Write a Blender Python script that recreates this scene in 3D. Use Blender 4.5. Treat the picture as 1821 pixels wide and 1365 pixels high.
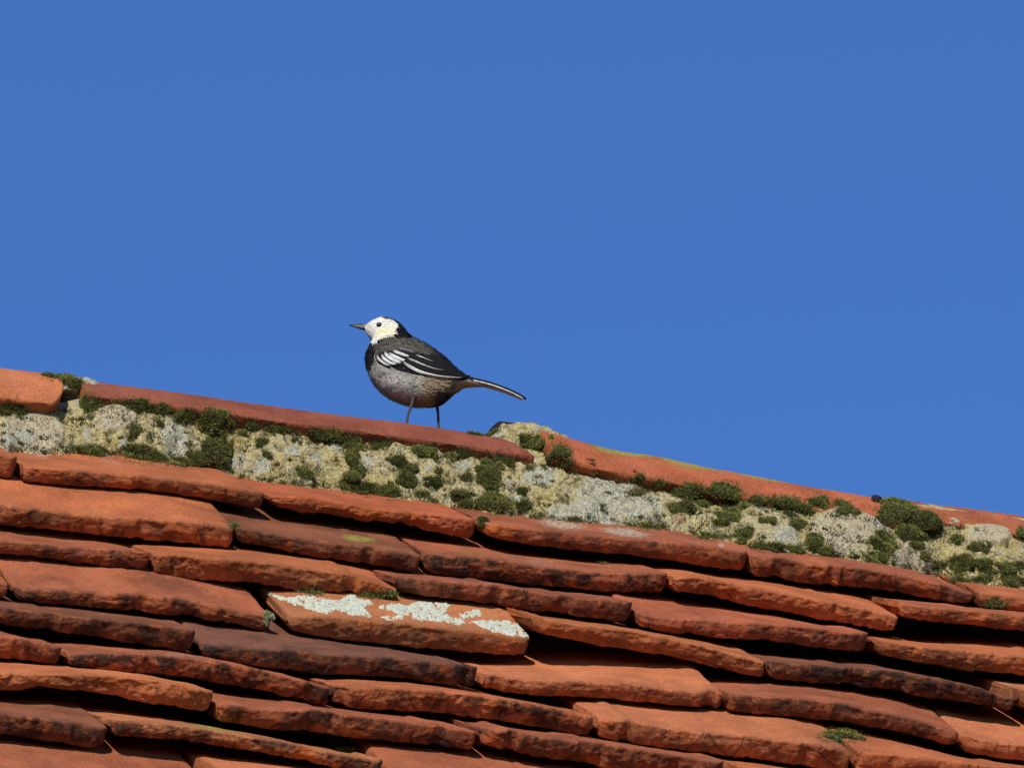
import bpy, math, random
import numpy as np
from mathutils import Vector
from mathutils.bvhtree import BVHTree

for o in list(bpy.data.objects):
    bpy.data.objects.remove(o)
random.seed(4)
SC = bpy.context.scene
COL = SC.collection
R_ = math.radians

# ------------------------------------------------------------------ camera, sky, sun, exposure
PSI, PHI = R_(20.0), R_(22.6)            # yaw off the ridge's normal, upward tilt
DIST, PXM = 10.0, 0.00045                # metres to the bird, metres per photograph pixel there
FPX = DIST / PXM
RIDGE_Z = 5.5
fwd = np.array([math.sin(PSI) * math.cos(PHI), math.cos(PSI) * math.cos(PHI), math.sin(PHI)])
rgt = np.array([math.cos(PSI), -math.sin(PSI), 0.0])
upv = np.array([-math.sin(PSI) * math.sin(PHI), -math.cos(PSI) * math.sin(PHI), math.cos(PHI)])
CAM = np.array([0, 0, RIDGE_Z]) + upv * 0.046 - fwd * DIST
cam_d = bpy.data.cameras.new('camera')
cam_d.sensor_width = 36.0
cam_d.lens = 36.0 * FPX / 1821.0
cam_d.clip_start, cam_d.clip_end = 0.1, 5000.0
cam = bpy.data.objects.new('camera', cam_d)
cam.location = Vector(CAM)
cam.rotation_euler = Vector(fwd).to_track_quat('-Z', 'Y').to_euler()
COL.objects.link(cam)
SC.camera = cam

SUN_EL, SUN_AZ = R_(35.0), PSI + R_(14.0)     # sun stands behind the photographer, a little to the left
sun_vec = np.array([-math.sin(SUN_AZ) * math.cos(SUN_EL), -math.cos(SUN_AZ) * math.cos(SUN_EL), math.sin(SUN_EL)])
world = bpy.data.worlds.new('World')
SC.world = world
world.use_nodes = True
wn, wl = world.node_tree.nodes, world.node_tree.links
wn.clear()
sky = wn.new('ShaderNodeTexSky')
sky.sky_type = 'NISHITA'
sky.sun_disc = False
sky.sun_elevation = SUN_EL
sky.sun_rotation = math.atan2(sun_vec[0], sun_vec[1])
sky.altitude = 0
sky.air_density, sky.dust_density, sky.ozone_density = 1.0, 0.0, 6.0
hs = wn.new('ShaderNodeHueSaturation')
hs.inputs['Saturation'].default_value = 1.18
hs.inputs['Hue'].default_value = 0.5135
bg = wn.new('ShaderNodeBackground')
bg.inputs['Strength'].default_value = 0.123
wo = wn.new('ShaderNodeOutputWorld')
wl.new(sky.outputs[0], hs.inputs['Color'])
wl.new(hs.outputs[0], bg.inputs[0])
wl.new(bg.outputs[0], wo.inputs[0])

sun_d = bpy.data.lights.new('sun', 'SUN')
sun_d.energy = 4.6
sun_d.angle = R_(0.53)
sun_d.color = (1.0, 0.945, 0.86)
sun = bpy.data.objects.new('sun', sun_d)
sun.rotation_euler = Vector(sun_vec).to_track_quat('Z', 'Y').to_euler()
sun.location = Vector(sun_vec * 30)
COL.objects.link(sun)
SC.view_settings.view_transform = 'Standard'
SC.view_settings.look = 'None'
SC.view_settings.exposure = 0.0
SC.view_settings.gamma = 1.0
SC.view_settings.use_curve_mapping = False

# ------------------------------------------------------------------ helpers
def _h(ix, iy, iz, seed):
    with np.errstate(over='ignore'):
        h = (ix.astype(np.uint32) * np.uint32(374761393) + iy.astype(np.uint32) * np.uint32(668265263)
             + iz.astype(np.uint32) * np.uint32(2147483647) + np.uint32(seed * 7919 + 13) * np.uint32(974711))
        h = (h ^ (h >> np.uint32(13))) * np.uint32(1274126177)
        h = (h ^ (h >> np.uint32(16))) * np.uint32(2246822519)
        h = h ^ (h >> np.uint32(15))
    return h.astype(np.float64) / 2147483647.5 - 1.0

def vnoise(P, seed=0):
    P = np.asarray(P, float)
    i = np.floor(P).astype(np.int64)
    f = P - i
    f = f * f * f * (f * (f * 6 - 15) + 10)
    i = i & 0xffffffff
    r = 0.0
    for dx in (0, 1):
        for dy in (0, 1):
            for dz in (0, 1):
                w = (f[..., 0] if dx else 1 - f[..., 0]) * (f[..., 1] if dy else 1 - f[..., 1]) * (f[..., 2] if dz else 1 - f[..., 2])
                r = r + w * _h((i[..., 0] + dx) & 0xffffffff, (i[..., 1] + dy) & 0xffffffff, (i[..., 2] + dz) & 0xffffffff, seed)
    return r

def fbm(P, octv=3, seed=0, gain=0.5):
    r, a, t = 0.0, 1.0, 0.0
    P = np.asarray(P, float)
    for k in range(octv):
        r = r + a * vnoise(P * (2.03 ** k) + k * 17.3, seed + k)
        t += a
        a *= gain
    return r / t

def sstep(a, b, x):
    t = np.clip((x - a) / (b - a), 0, 1)
    return t * t * (3 - 2 * t)

def ray(px, py):
    return fwd + ((px - 910.5) / FPX) * rgt - ((py - 682.5) / FPX) * upv

def on_plane(px, py, Q, nrm):
    d = ray(px, py)
    return CAM + d * (np.dot(Q - CAM, nrm) / np.dot(d, nrm))

def smooth_interp(xs, ys, x, win=2):
    """piecewise-linear lookup, softened so traced corners do not show"""
    x = np.asarray(x, float)
    span = (xs[-1] - xs[0]) / max(6, len(xs) * 2)
    r = 0
    for k in (-1.0, -0.5, 0, 0.5, 1.0):
        r = r + np.interp(x + k * span, xs, ys)
    return r / 5

def mk(name, V, F, mat, parent=None, smooth=True, attrs=None, origin=None, flat=()):
    V = np.asarray(V, float)
    org = np.array(V.mean(0) if origin is None else origin, float)
    me = bpy.data.meshes.new(name)
    me.from_pydata((V - org).tolist(), [], F)
    me.polygons.foreach_set('use_smooth', [smooth] * len(me.polygons))
    if attrs:
        for k, arr in attrs.items():
            arr = np.asarray(arr, float)
            if arr.ndim == 1:
                at = me.attributes.new(k, 'FLOAT', 'POINT')
                at.data.foreach_set('value', arr)
            else:
                at = me.attributes.new(k, 'FLOAT_COLOR', 'POINT')
                c = np.ones((len(arr), 4))
                c[:, :3] = arr[:, :3]
                at.data.foreach_set('color', c.ravel())
    me.materials.append(mat)
    me.update()
    for pi in flat: me.polygons[pi].use_smooth = False
    ob = bpy.data.objects.new(name, me)
    COL.objects.link(ob)
    wp = np.zeros(3)
    if parent is not None:
        ob.parent = parent
        q = parent
        while q is not None:
            wp = wp + np.array(q.location)
            q = q.parent
    ob.location = Vector(org - wp)
    return ob

def empty(name, loc, label, cat, group=None):
    o = bpy.data.objects.new(name, None)
    o.empty_display_size = 0.05
    o.location = Vector(loc)
    COL.objects.link(o)
    tag(o, label, cat, group)
    return o

def tag(o, label=None, cat=None, group=None, kind=None):
    if label: o['label'] = label
    if cat: o['category'] = cat
    if group: o['group'] = group
    if kind: o['kind'] = kind

def grid_faces(nu, nv, wrap_v=False):
    F = []
    for i in range(nu - 1):
        for j in range(nv if wrap_v else nv - 1):
            k = (j + 1) % nv
            F.append((i * nv + j, i * nv + k, (i + 1) * nv + k, (i + 1) * nv + j))
    return F

# ------------------------------------------------------------------ materials
class NB:
    def __init__(s, name):
        s.m = bpy.data.materials.new(name)
        s.m.use_nodes = True
        s.t = s.m.node_tree
        s.t.nodes.clear()
        s.out = s.t.nodes.new('ShaderNodeOutputMaterial')
        s.p = s.t.nodes.new('ShaderNodeBsdfPrincipled')
        s.t.links.new(s.p.outputs[0], s.out.inputs[0])
        s.pos = s.t.nodes.new('ShaderNodeNewGeometry').outputs['Position']
    def link(s, a, b):
        s.t.links.new(a, b)
    def val(s, sock, v):
        if hasattr(v, 'is_output'): s.link(v, sock)
        elif isinstance(v, (tuple, list)): sock.default_value = (*v, 1.0) if len(v) == 3 and sock.type == 'RGBA' else v
        else: sock.default_value = v
    def noise(s, scale, detail=4, rough=0.55, dist=0.0, vec=None, color=False):
        n = s.t.nodes.new('ShaderNodeTexNoise')
        n.inputs['Scale'].default_value = scale
        n.inputs['Detail'].default_value = detail
        n.inputs['Roughness'].default_value = rough
        n.inputs['Distortion'].default_value = dist
        s.link(vec if vec is not None else s.pos, n.inputs['Vector'])
        return n.outputs['Color' if color else 'Fac']
    def voro(s, scale, feature='F1', out='Distance'):
        n = s.t.nodes.new('ShaderNodeTexVoronoi')
        n.feature = feature
        n.inputs['Scale'].default_value = scale
        s.link(s.pos, n.inputs['Vector'])
        return n.outputs[out]
    def ramp(s, x, a, b, lo=0.0, hi=1.0):
        n = s.t.nodes.new('ShaderNodeMapRange')
        n.interpolation_type = 'SMOOTHSTEP'
        s.link(x, n.inputs[0])
        n.inputs[1].default_value, n.inputs[2].default_value = a, b
        n.inputs[3].default_value, n.inputs[4].default_value = lo, hi
        return n.outputs[0]
    def math(s, op, a, b=0.0):
        n = s.t.nodes.new('ShaderNodeMath')
        n.operation = op
        s.val(n.inputs[0], a)
        s.val(n.inputs[1], b)
        return n.outputs[0]
    def mix(s, f, a, b, mode='MIX'):
        n = s.t.nodes.new('ShaderNodeMix')
        n.data_type = 'RGBA'
        n.blend_type = mode
        s.val(n.inputs[0], f)
        s.val(n.inputs[6], a)
        s.val(n.inputs[7], b)
        return n.outputs[2]
    def attr(s, name, out='Color'):
        n = s.t.nodes.new('ShaderNodeAttribute')
        n.attribute_name = name
        return n.outputs[out]
    def bump(s, h, dist, strength=1.0, prev=None):
        n = s.t.nodes.new('ShaderNodeBump')
        n.inputs['Distance'].default_value = dist
        n.inputs['Strength'].default_value = strength
        s.link(h, n.inputs['Height'])
        if prev is not None: s.link(prev, n.inputs['Normal'])
        return n.outputs[0]
    def done(s, col, rough=0.9, normal=None, spec=0.2):
        s.val(s.p.inputs['Base Color'], col)
        s.val(s.p.inputs['Roughness'], rough)
        s.p.inputs['Specular IOR Level'].default_value = spec
        if normal is not None: s.link(normal, s.p.inputs['Normal'])
        return s.m

def clay_material():
    b = NB('fired_clay')
    tint, front, burn = b.attr('tint'), b.attr('front', 'Fac'), b.attr('burn', 'Fac')
    big, mid, fine = b.noise(22, 3), b.noise(75, 5, 0.6), b.noise(420, 4, 0.65)
    c = b.mix(1.0, tint, b.mix(b.ramp(big, 0.3, 0.7), (0.80, 0.78, 0.76), (1.16, 1.16, 1.16)), 'MULTIPLY')
    c = b.mix(1.0, c, b.mix(b.ramp(fine, 0.25, 0.75), (0.74, 0.72, 0.70), (1.2, 1.2, 1.2)), 'MULTIPLY')
    c = b.mix(b.math('MULTIPLY', b.ramp(b.noise(55, 6, 0.7), 0.40, 0.72), 0.18), c, (0.55, 0.24, 0.12))
    # raw orange where the face has flaked
    raw = b.math('MULTIPLY', b.ramp(b.noise(40, 6, 0.7, 0.4), 0.53, 0.60), front)
    c = b.mix(b.math('MULTIPLY', raw, 0.75), c, (0.56, 0.145, 0.034))
    # kiln burn and old soot
    soot = b.ramp(b.noise(52, 7, 0.72, 0.5), 0.42, 0.56)
    f1 = b.math('MULTIPLY', b.math('MULTIPLY', soot, front), burn)
    f2 = b.math('MULTIPLY', b.math('MULTIPLY', b.ramp(b.noise(20, 7, 0.7, 0.3), 0.46, 0.66), burn), 0.42)
    c = b.mix(b.math('MINIMUM', b.math('ADD', b.math('MULTIPLY', f1, 0.88), f2), 0.93), c, (0.036, 0.021, 0.015))
    crk = b.math('MULTIPLY', b.ramp(b.voro(26, 'DISTANCE_TO_EDGE'), 0.004, 0.03, 1.0, 0.0), b.math('MULTIPLY', front, b.ramp(b.noise(14, 3), 0.5, 0.6)))
    c = b.mix(b.math('MULTIPLY', crk, 0.6), c, (0.03, 0.015, 0.01))
    # fine dark pits and pale grit
    pit = b.ramp(b.voro(330), 0.10, 0.22, 1.0, 0.0)
    pit = b.math('MULTIPLY', pit, b.ramp(mid, 0.5, 0.62))
    c = b.mix(b.math('MULTIPLY', pit, 0.55), c, (0.05, 0.022, 0.014))
    grit = b.math('MULTIPLY', b.ramp(b.voro(190), 0.06, 0.11, 1.0, 0.0), b.ramp(b.noise(60, 3), 0.58, 0.66))
    c = b.mix(b.math('MULTIPLY', grit, 0.7), c, (0.62, 0.55, 0.45))
    ln = b.noise(300, 6, 0.72, 0.3)
    ym = b.ramp(b.math('ADD', b.attr('yellow', 'Fac'), b.math('MULTIPLY', ln, 1.9)), 1.55, 1.95)
    c = b.mix(b.math('MULTIPLY', ym, 0.85), c, b.mix(ln, (0.20, 0.15, 0.02), (0.50, 0.42, 0.09)))
    pm = b.ramp(b.math('ADD', b.attr('pale', 'Fac'), b.math('MULTIPLY', b.noise(260, 6, 0.8, 0.3), 2.6)), 2.05, 2.4)
    c = b.mix(b.math('MULTIPLY', pm, 0.75), c, b.mix(fine, (0.55, 0.44, 0.27), (0.74, 0.66, 0.48)))
    n = b.bump(b.noise(300, 6, 0.75), 0.0028, 0.75)
    n = b.bump(b.noise(650, 4, 0.75), 0.0012, 0.7, n)
    n = b.bump(b.math('ADD', pm, ym), 0.0006, 0.6, n)
    return b.done(c, 0.88, n, 0.18)

def mortar_material():
    b = NB('lime_mortar')
    patch, lich = b.attr('patch', 'Fac'), b.attr('lichen', 'Fac')
    c = b.mix(b.ramp(b.noise(40, 4), 0.35, 0.65), (0.58, 0.47, 0.20), (0.64, 0.56, 0.32))
    c = b.mix(patch, c, (0.62, 0.53, 0.34))
    fine = b.noise(380, 5, 0.7)
    c = b.mix(1.0, c, b.mix(b.ramp(fine, 0.30, 0.66), (0.58, 0.54, 0.46), (1.15, 1.15, 1.15)), 'MULTIPLY')
    grime = b.ramp(b.noise(75, 7, 0.74, 0.6), 0.50, 0.64)
    c = b.mix(b.math('MULTIPLY', grime, b.math('SUBTRACT', 0.66, b.math('MULTIPLY', patch, 0.58))), c, (0.10, 0.095, 0.05))
    ck = b.math('MULTIPLY', b.ramp(b.voro(32, 'DISTANCE_TO_EDGE'), 0.004, 0.035, 1.0, 0.0), b.ramp(b.noise(21, 3), 0.48, 0.6))
    c = b.mix(b.math('MULTIPLY', ck, 0.75), c, (0.07, 0.06, 0.035))
    mask = b.math('MULTIPLY', b.ramp(lich, 0.35, 0.55), b.ramp(b.noise(300, 4, 0.7), 0.36, 0.5))
    c = b.mix(mask, c, b.mix(b.ramp(b.noise(500, 3), 0.35, 0.65), (0.36, 0.35, 0.23), (0.66, 0.64, 0.49)))
    n = b.bump(b.noise(230, 5, 0.75), 0.006, 0.9)
    n = b.bump(b.noise(700, 3, 0.7), 0.0014, 0.6, n)
    return b.done(c, 0.95, n, 0.1)

def simple_material(name, c1, c2, scale, bump=0.001, rough=0.9, spec=0.15):
    b = NB(name)
    c = b.mix(b.ramp(b.noise(scale, 5, 0.65), 0.3, 0.7), c1, c2)
    return b.done(c, rough, b.bump(b.noise(scale * 1.7, 4, 0.7), bump, 0.7), spec)

def moss_material():
    b = NB('moss')
    c = b.attr('tint')
    c = b.mix(1.0, c, b.mix(b.ramp(b.noise(260, 3), 0.3, 0.7), (0.62, 0.62, 0.62), (1.3, 1.3, 1.2)), 'MULTIPLY')
    return b.done(c, 0.85, None, 0.15)

def plumage_material():
    b = NB('plumage')
    c = b.attr('tint')
    mp = b.t.nodes.new('ShaderNodeMapping')
    mp.inputs['Scale'].default_value = (1.0, 1.0, 2.6)
    mp.inputs['Rotation'].default_value = (0, R_(-28), PSI)
    b.link(b.pos, mp.inputs['Vector'])
    nz = b.noise(330, 4, 0.6, 0.0, mp.outputs[0])
    c = b.mix(1.0, c, b.mix(b.ramp(nz, 0.3, 0.7), (0.72, 0.72, 0.72), (1.22, 1.22, 1.22)), 'MULTIPLY')
    return b.done(c, 0.82, b.bump(nz, 0.0012, 0.6), 0.10)

CLAY, MORTAR, MOSS, PLUME = clay_material(), mortar_material(), moss_material(), plumage_material()
WHITE_LICHEN = simple_material('white_lichen', (0.38, 0.39, 0.27), (0.60, 0.61, 0.49), 350, 0.0012)
YELLOW_LICHEN = simple_material('yellow_lichen', (0.20, 0.15, 0.03), (0.42, 0.34, 0.06), 420, 0.002)
DECK = simple_material('deck_and_light_block', (0.03, 0.022, 0.016), (0.06, 0.045, 0.03), 30, 0.002)
GROUND = simple_material('grass_ground', (0.022, 0.028, 0.012), (0.045, 0.045, 0.024), 0.6, 0.02)
STONE = simple_material('pebble_stone', (0.20, 0.10, 0.05), (0.38, 0.26, 0.15), 260, 0.001)
DARK_CHIP_SHADE = simple_material('dark_chip_rim_shade', (0.015, 0.014, 0.016), (0.035, 0.032, 0.03), 220, 0.001)  # dark stone, also the painted shade at the ridge rim

# ------------------------------------------------------------------ roof frame of reference
# pale and yellow lichen films on the tiles: centre x, y, half sizes (photograph pixels), strength
PALE = [(1000, 932, 75, 9, 1.0), (1110, 946, 80, 9, 1.0), (1230, 960, 60, 7, .7), (1282, 968, 10, 6, 1.0), (75, 808, 30, 6, .9), (200, 820, 50, 8, .8), (290, 832, 40, 6, .5), (960, 1000, 70, 7, .8), (910, 992, 40, 5, .7),
        (330, 1170, 90, 10, .8), (430, 1186, 50, 10, .7), (700, 1118, 190, 14, .5), (800, 1125, 120, 14, .6), (1785, 1218, 40, 12, .8), (1660, 897, 26, 7, .9), (530, 1345, 22, 7, .9), (760, 1325, 60, 12, .3), (1360, 1155, 30, 10, .3)]
YELL = [(635, 957, 52, 6, 1.0), (840, 984, 50, 6, .7), (390, 1292, 85, 8, 1.0), (1110, 800, 80, 9, 1.3), (1240, 822, 90, 10, 1.3), (1370, 846, 90, 8, 1.2), (1480, 866, 70, 6, 1.0), (1790, 1222, 40, 10, .5), (600, 1106, 60, 7, .35)]
def px_of(V):
    D = V - CAM
    d = D @ fwd
    return 910.5 + FPX * (D @ rgt) / d, 682.5 - FPX * (D @ upv) / d
def stain(V, FRv, lst):
    x, y = px_of(V)
    m = np.zeros(len(V))
    for cx, cy, rx, ry, st in lst:
        m = np.maximum(m, st * np.clip(1.35 - np.sqrt(((x - cx) / rx) ** 2 + ((y - cy - (x - cx) * .13) / (ry * 1.6)) ** 2), 0, 1))
    return m * (1 - 0.6 * FRv)
PITCH = R_(46.0)
S_DN = np.array([0, -math.cos(PITCH), -math.sin(PITCH)])       # down the slope
N_UP = np.array([0, -math.sin(PITCH), math.cos(PITCH)])        # out of the slope
ORG = on_plane(910, 944, np.array([0, -0.19, 0]), np.array([0, 1.0, 0]))
ORG = np.array([0, ORG[1], ORG[2]]) + 0.0
# keep the origin on the tail line of the top course
_t = on_plane(910, 944, np.array([0, -0.19, 0]), np.array([0, 1.0, 0]))
ORG = np.array([0.0, -0.19, _t[2]])
def abn(a, b, n):
    return ORG + np.array([1.0, 0, 0]) * a + S_DN * b + N_UP * n

def front_an(px, py, b):
    X = on_plane(px, py, ORG + S_DN * b, S_DN)
    return X[0], float(np.dot(X - ORG, N_UP))

# ground far below, wide enough to reach the horizon
gz = -0.2
g = mk('ground', [(-2500, -2500, gz), (2500, -2500, gz), (2500, 2500, gz), (-2500, 2500, gz)], [(0, 1, 2, 3)], GROUND, smooth=False)
tag(g, 'grass ground below the roof', 'ground', kind='structure')

roof = empty('tiled_roof', (0, -0.2, ORG[2] - 0.1), 'old roof of uneven orange clay tiles with mortared ridge under blue sky', 'roof')

# tone, burn of each traced tile:  (row, arris, lower edge, colour, burn, kick, top roughness)
OR, RD, BR, TN = (0.53, 0.158, 0.056), (0.41, 0.120, 0.050), (0.27, 0.090, 0.040), (0.48, 0.175, 0.066)
LO = (0.58, 0.190, 0.074)
T = []
def tile(row, arris, low, col, burn, rough=1.0, off=0.0, gap=0.0045):
    T.append(dict(row=row, top=arris, low=low, col=col, burn=burn, rough=rough, off=off, gap=gap))
# course 1
tile(1, [(-420, 760), (-200, 785), (0, 811), (38, 817)], [(-420, 792), (-200, 820), (0, 851), (42, 854)], OR, .45)
tile(1, [(45, 828), (119, 834), (185, 843), (264, 848), (330, 856), (396, 864), (474, 876)], [(46, 858), (119, 863), (198, 869), (277, 876), (343, 885), (396, 894), (476, 906)], OR, .55)
tile(1, [(484, 884), (527, 881), (572, 889), (625, 899), (677, 907), (730, 912), (783, 916), (850, 925)], [(484, 902), (545, 912), (611, 922), (677, 931), (743, 940), (783, 948), (850, 960)], (0.48, .125, .045), .25, 1.6)
tile(1, [(864, 931), (880, 933), (946, 941), (1012, 949), (1078, 955), (1130, 959), (1196, 965), (1275, 973), (1338, 985)], [(864, 955), (880, 957), (946, 969), (1012, 978), (1078, 984), (1144, 991), (1210, 1002), (1275, 1011), (1338, 1018)], RD, .55)
tile(1, [(1342, 990), (1407, 996), (1460, 1002), (1526, 1008), (1578, 1019), (1631, 1027), (1684, 1041), (1737, 1061)], [(1342, 1027), (1407, 1032), (1473, 1039), (1539, 1046), (1605, 1057), (1671, 1069), (1737, 1076)], RD, .75, 1.3)
tile(1, [(1742, 1056), (1789, 1060), (1850, 1066), (2000, 1082), (2180, 1110)], [(1742, 1082), (1821, 1090), (2000, 1112), (2180, 1142)], OR, .5)
# course 2
tile(2, [(-40, 895), (0, 900), (40, 904), (92, 912), (158, 917), (224, 921), (290, 925), (343, 930), (420, 943)], [(-40, 929), (0, 934), (79, 943), (158, 951), (237, 959), (316, 967), (420, 977)], OR, .65)
tile(2, [(425, 938), (440, 943), (493, 952), (559, 963), (598, 965), (651, 973), (704, 981), (753, 990)], [(425, 964), (440, 969), (506, 980), (572, 992), (638, 1003), (704, 1013), (755, 1021)], BR, .75)
tile(2, [(764, 986), (809, 990), (862, 994), (920, 1000), (970, 1010), (1012, 1015), (1065, 1018), (1144, 1019), (1194, 1023)], [(764, 1018), (836, 1028), (920, 1038), (959, 1044), (1038, 1051), (1117, 1054), (1198, 1054)], RD, .95)
tile(2, [(1203, 1024), (1250, 1028), (1300, 1036), (1341, 1045), (1420, 1058), (1499, 1074), (1565, 1087), (1602, 1100)], [(1203, 1051), (1270, 1063), (1341, 1079), (1420, 1094), (1499, 1108), (1565, 1118), (1603, 1123)], OR, .3, 1.6)
tile(2, [(1606, 1074), (1671, 1080), (1737, 1086), (1821, 1094), (2040, 1122)], [(1606, 1100), (1684, 1110), (1763, 1115), (1821, 1120), (2040, 1150)], RD, .6, 1.3)
# course 3
tile(3, [(-200, 940), (0, 960), (53, 967), (105, 972), (158, 975), (224, 977), (271, 984)], [(-200, 965), (0, 986), (100, 998), (180, 1006), (271, 1018)], RD, .75, 1.2)
tile(3, [(280, 985), (350, 989), (440, 997), (519, 1007), (598, 1020), (664, 1035), (708, 1050)], [(283, 1024), (340, 1032), (440, 1038), (519, 1046), (572, 1055), (660, 1063), (708, 1068)], (0.50, .150, .052), .4, 1.7)
tile(3, [(712, 1030), (783, 1033), (862, 1039), (920, 1046), (980, 1058), (1038, 1064), (1104, 1068), (1131, 1074)], [(712, 1056), (783, 1065), (862, 1074), (920, 1083), (959, 1089), (1025, 1097), (1104, 1105), (1133, 1110)], (0.33, .095, .044), .8)
tile(3, [(1138, 1094), (1183, 1099), (1223, 1101), (1275, 1105), (1341, 1108), (1394, 1110), (1446, 1116), (1499, 1124), (1553, 1131)], [(1138, 1116), (1170, 1124), (1223, 1129), (1275, 1134), (1341, 1138), (1420, 1147), (1499, 1159), (1555, 1166)], (0.46, .125, .055), .5)
tile(3, [(1562, 1140), (1631, 1148), (1710, 1157), (1821, 1166), (2000, 1186)], [(1562, 1163), (1631, 1178), (1710, 1192), (1821, 1203), (2000, 1226)], OR, .45, 1.2)
# course 4
tile(4, [(-400, 985), (-200, 1010), (0, 1035), (20, 1040)], [(-400, 1012), (-200, 1038), (0, 1061), (22, 1067)], OR, .5)
tile(4, [(29, 1048), (79, 1050), (158, 1055), (237, 1058), (316, 1066), (396, 1079), (487, 1098)], [(29, 1068), (105, 1076), (185, 1085), (264, 1092), (343, 1100), (422, 1112), (489, 1126)], RD, .85)
tile(4, [(517, 1100), (559, 1096), (598, 1097), (664, 1105), (730, 1110), (809, 1120), (888, 1129), (920, 1132), (948, 1138)], [(520, 1124), (598, 1138), (677, 1147), (756, 1154), (836, 1161), (920, 1166), (949, 1169)], TN, .35)
tile(4, [(954, 1099), (1012, 1108), (1065, 1114), (1144, 1124), (1223, 1139), (1302, 1161), (1341, 1171), (1368, 1182)], [(954, 1124), (1012, 1139), (1091, 1153), (1170, 1163), (1249, 1180), (1328, 1201), (1369, 1209)], (0.50, .160, .055), .35, 1.2)
tile(4, [(1374, 1178), (1420, 1179), (1473, 1184), (1526, 1190), (1578, 1195), (1644, 1201), (1723, 1217), (1812, 1246)], [(1374, 1207), (1446, 1213), (1526, 1220), (1600, 1231), (1670, 1243), (1750, 1255), (1814, 1265)], BR, 1.0, 1.3)
tile(4, [(1820, 1226), (1860, 1232), (2000, 1250), (2160, 1275)], [(1820, 1262), (1860, 1266), (2000, 1285), (2160, 1310)], TN, .5)
# course 5
tile(5, [(-130, 1060), (0, 1079), (40, 1085), (105, 1093), (185, 1101), (264, 1109), (316, 1118), (354, 1126)], [(-130, 1092), (0, 1112), (79, 1121), (158, 1132), (237, 1145), (303, 1155), (354, 1163)], BR, .9)
tile(5, [(364, 1147), (400, 1150), (440, 1153), (519, 1157), (598, 1162), (677, 1170), (756, 1175), (854, 1186)], [(364, 1170), (440, 1182), (519, 1193), (598, 1200), (677, 1205), (756, 1213), (860, 1224)], (0.19, .076, .042), 1.0)
tile(5, [(866, 1196), (880, 1202), (959, 1207), (1038, 1212), (1117, 1215), (1196, 1225), (1290, 1233)], [(866, 1226), (880, 1230), (959, 1237), (1038, 1240), (1117, 1246), (1196, 1254), (1292, 1264)], LO, .6)
tile(5, [(1298, 1232), (1341, 1237), (1394, 1241), (1460, 1245), (1526, 1257), (1605, 1274), (1671, 1292), (1711, 1306)], [(1298, 1263), (1341, 1268), (1420, 1277), (1499, 1286), (1578, 1298), (1644, 1316), (1711, 1329)], RD, .75)
tile(5, [(1718, 1312), (1763, 1320), (1821, 1325), (2060, 1350)], [(1718, 1342), (1763, 1350), (1821, 1356), (2060, 1385)], LO, .2)
# course 6
tile(6, [(-360, 1080), (-180, 1105), (0, 1128), (53, 1138), (92, 1148), (117, 1160)], [(-360, 1120), (-180, 1145), (0, 1171), (53, 1177), (117, 1184)], RD, .75)
tile(6, [(126, 1166), (211, 1164), (316, 1168), (396, 1178), (460, 1191), (519, 1203), (591, 1225)], [(128, 1187), (211, 1195), (290, 1201), (369, 1212), (440, 1222), (519, 1240), (594, 1260)], RD, 1.0, 1.3)
tile(6, [(600, 1226), (651, 1222), (730, 1224), (809, 1229), (862, 1237), (930, 1248), (986, 1260), (1062, 1277)], [(608, 1260), (677, 1264), (756, 1266), (836, 1274), (920, 1288), (959, 1296), (1066, 1313)], OR, .8, 1.3)
tile(6, [(1072, 1280), (1117, 1281), (1170, 1290), (1223, 1298), (1275, 1305), (1341, 1309), (1394, 1316), (1446, 1321), (1486, 1330), (1518, 1344)], [(1072, 1316), (1144, 1325), (1223, 1335), (1275, 1341), (1360, 1353), (1420, 1361), (1520, 1378)], LO, .5, 1.1)
tile(6, [(1528, 1335), (1600, 1342), (1700, 1353), (1821, 1368), (1960, 1386)], [(1528, 1372), (1600, 1380), (1700, 1392), (1821, 1408), (1960, 1426)], OR, .3)
# course 7
tile(7, [(-90, 1190), (0, 1196), (79, 1201), (132, 1200), (211, 1202), (264, 1206), (316, 1214), (383, 1232)], [(-90, 1224), (0, 1229), (105, 1226), (185, 1236), (264, 1248), (384, 1268)], (0.54, .170, .060), .25, 1.3)
tile(7, [(391, 1252), (440, 1258), (519, 1263), (598, 1269), (677, 1277), (756, 1286), (852, 1300)], [(393, 1285), (440, 1292), (519, 1302), (598, 1310), (677, 1316), (756, 1324), (854, 1334)], RD, .8)
tile(7, [(861, 1298), (885, 1296), (920, 1299), (959, 1308), (1038, 1319), (1117, 1329), (1196, 1343), (1298, 1357)], [(861, 1328), (959, 1346), (1038, 1361), (1200, 1385), (1298, 1400)], RD, .7, 1.4)
tile(7, [(1306, 1362), (1400, 1372), (1560, 1392), (1760, 1420)], [(1306, 1398), (1400, 1408), (1560, 1430), (1760, 1458)], OR, .5)
# course 8
tile(8, [(-240, 1240), (0, 1270), (53, 1274), (105, 1282), (158, 1290), (197, 1299)], [(-240, 1276), (0, 1306), (79, 1319), (132, 1327), (197, 1334)], BR, .85)
tile(8, [(203, 1286), (250, 1284), (316, 1292), (396, 1299), (460, 1312), (519, 1324), (598, 1340), (688, 1358)], [(204, 1308), (264, 1312), (343, 1321), (422, 1332), (480, 1341), (519, 1350), (600, 1368), (690, 1388)], TN, .85, 1.5)
tile(8, [(697, 1372), (850, 1388), (1000, 1408), (1160, 1430)], [(697, 1408), (850, 1425), (1000, 1445), (1160, 1468)], RD, .5)
# course 9
tile(9, [(-60, 1364), (0, 1372), (120, 1384), (240, 1396), (380, 1412)], [(-60, 1400), (0, 1409), (120, 1421), (240, 1434), (380, 1450)], RD, .5)

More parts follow.
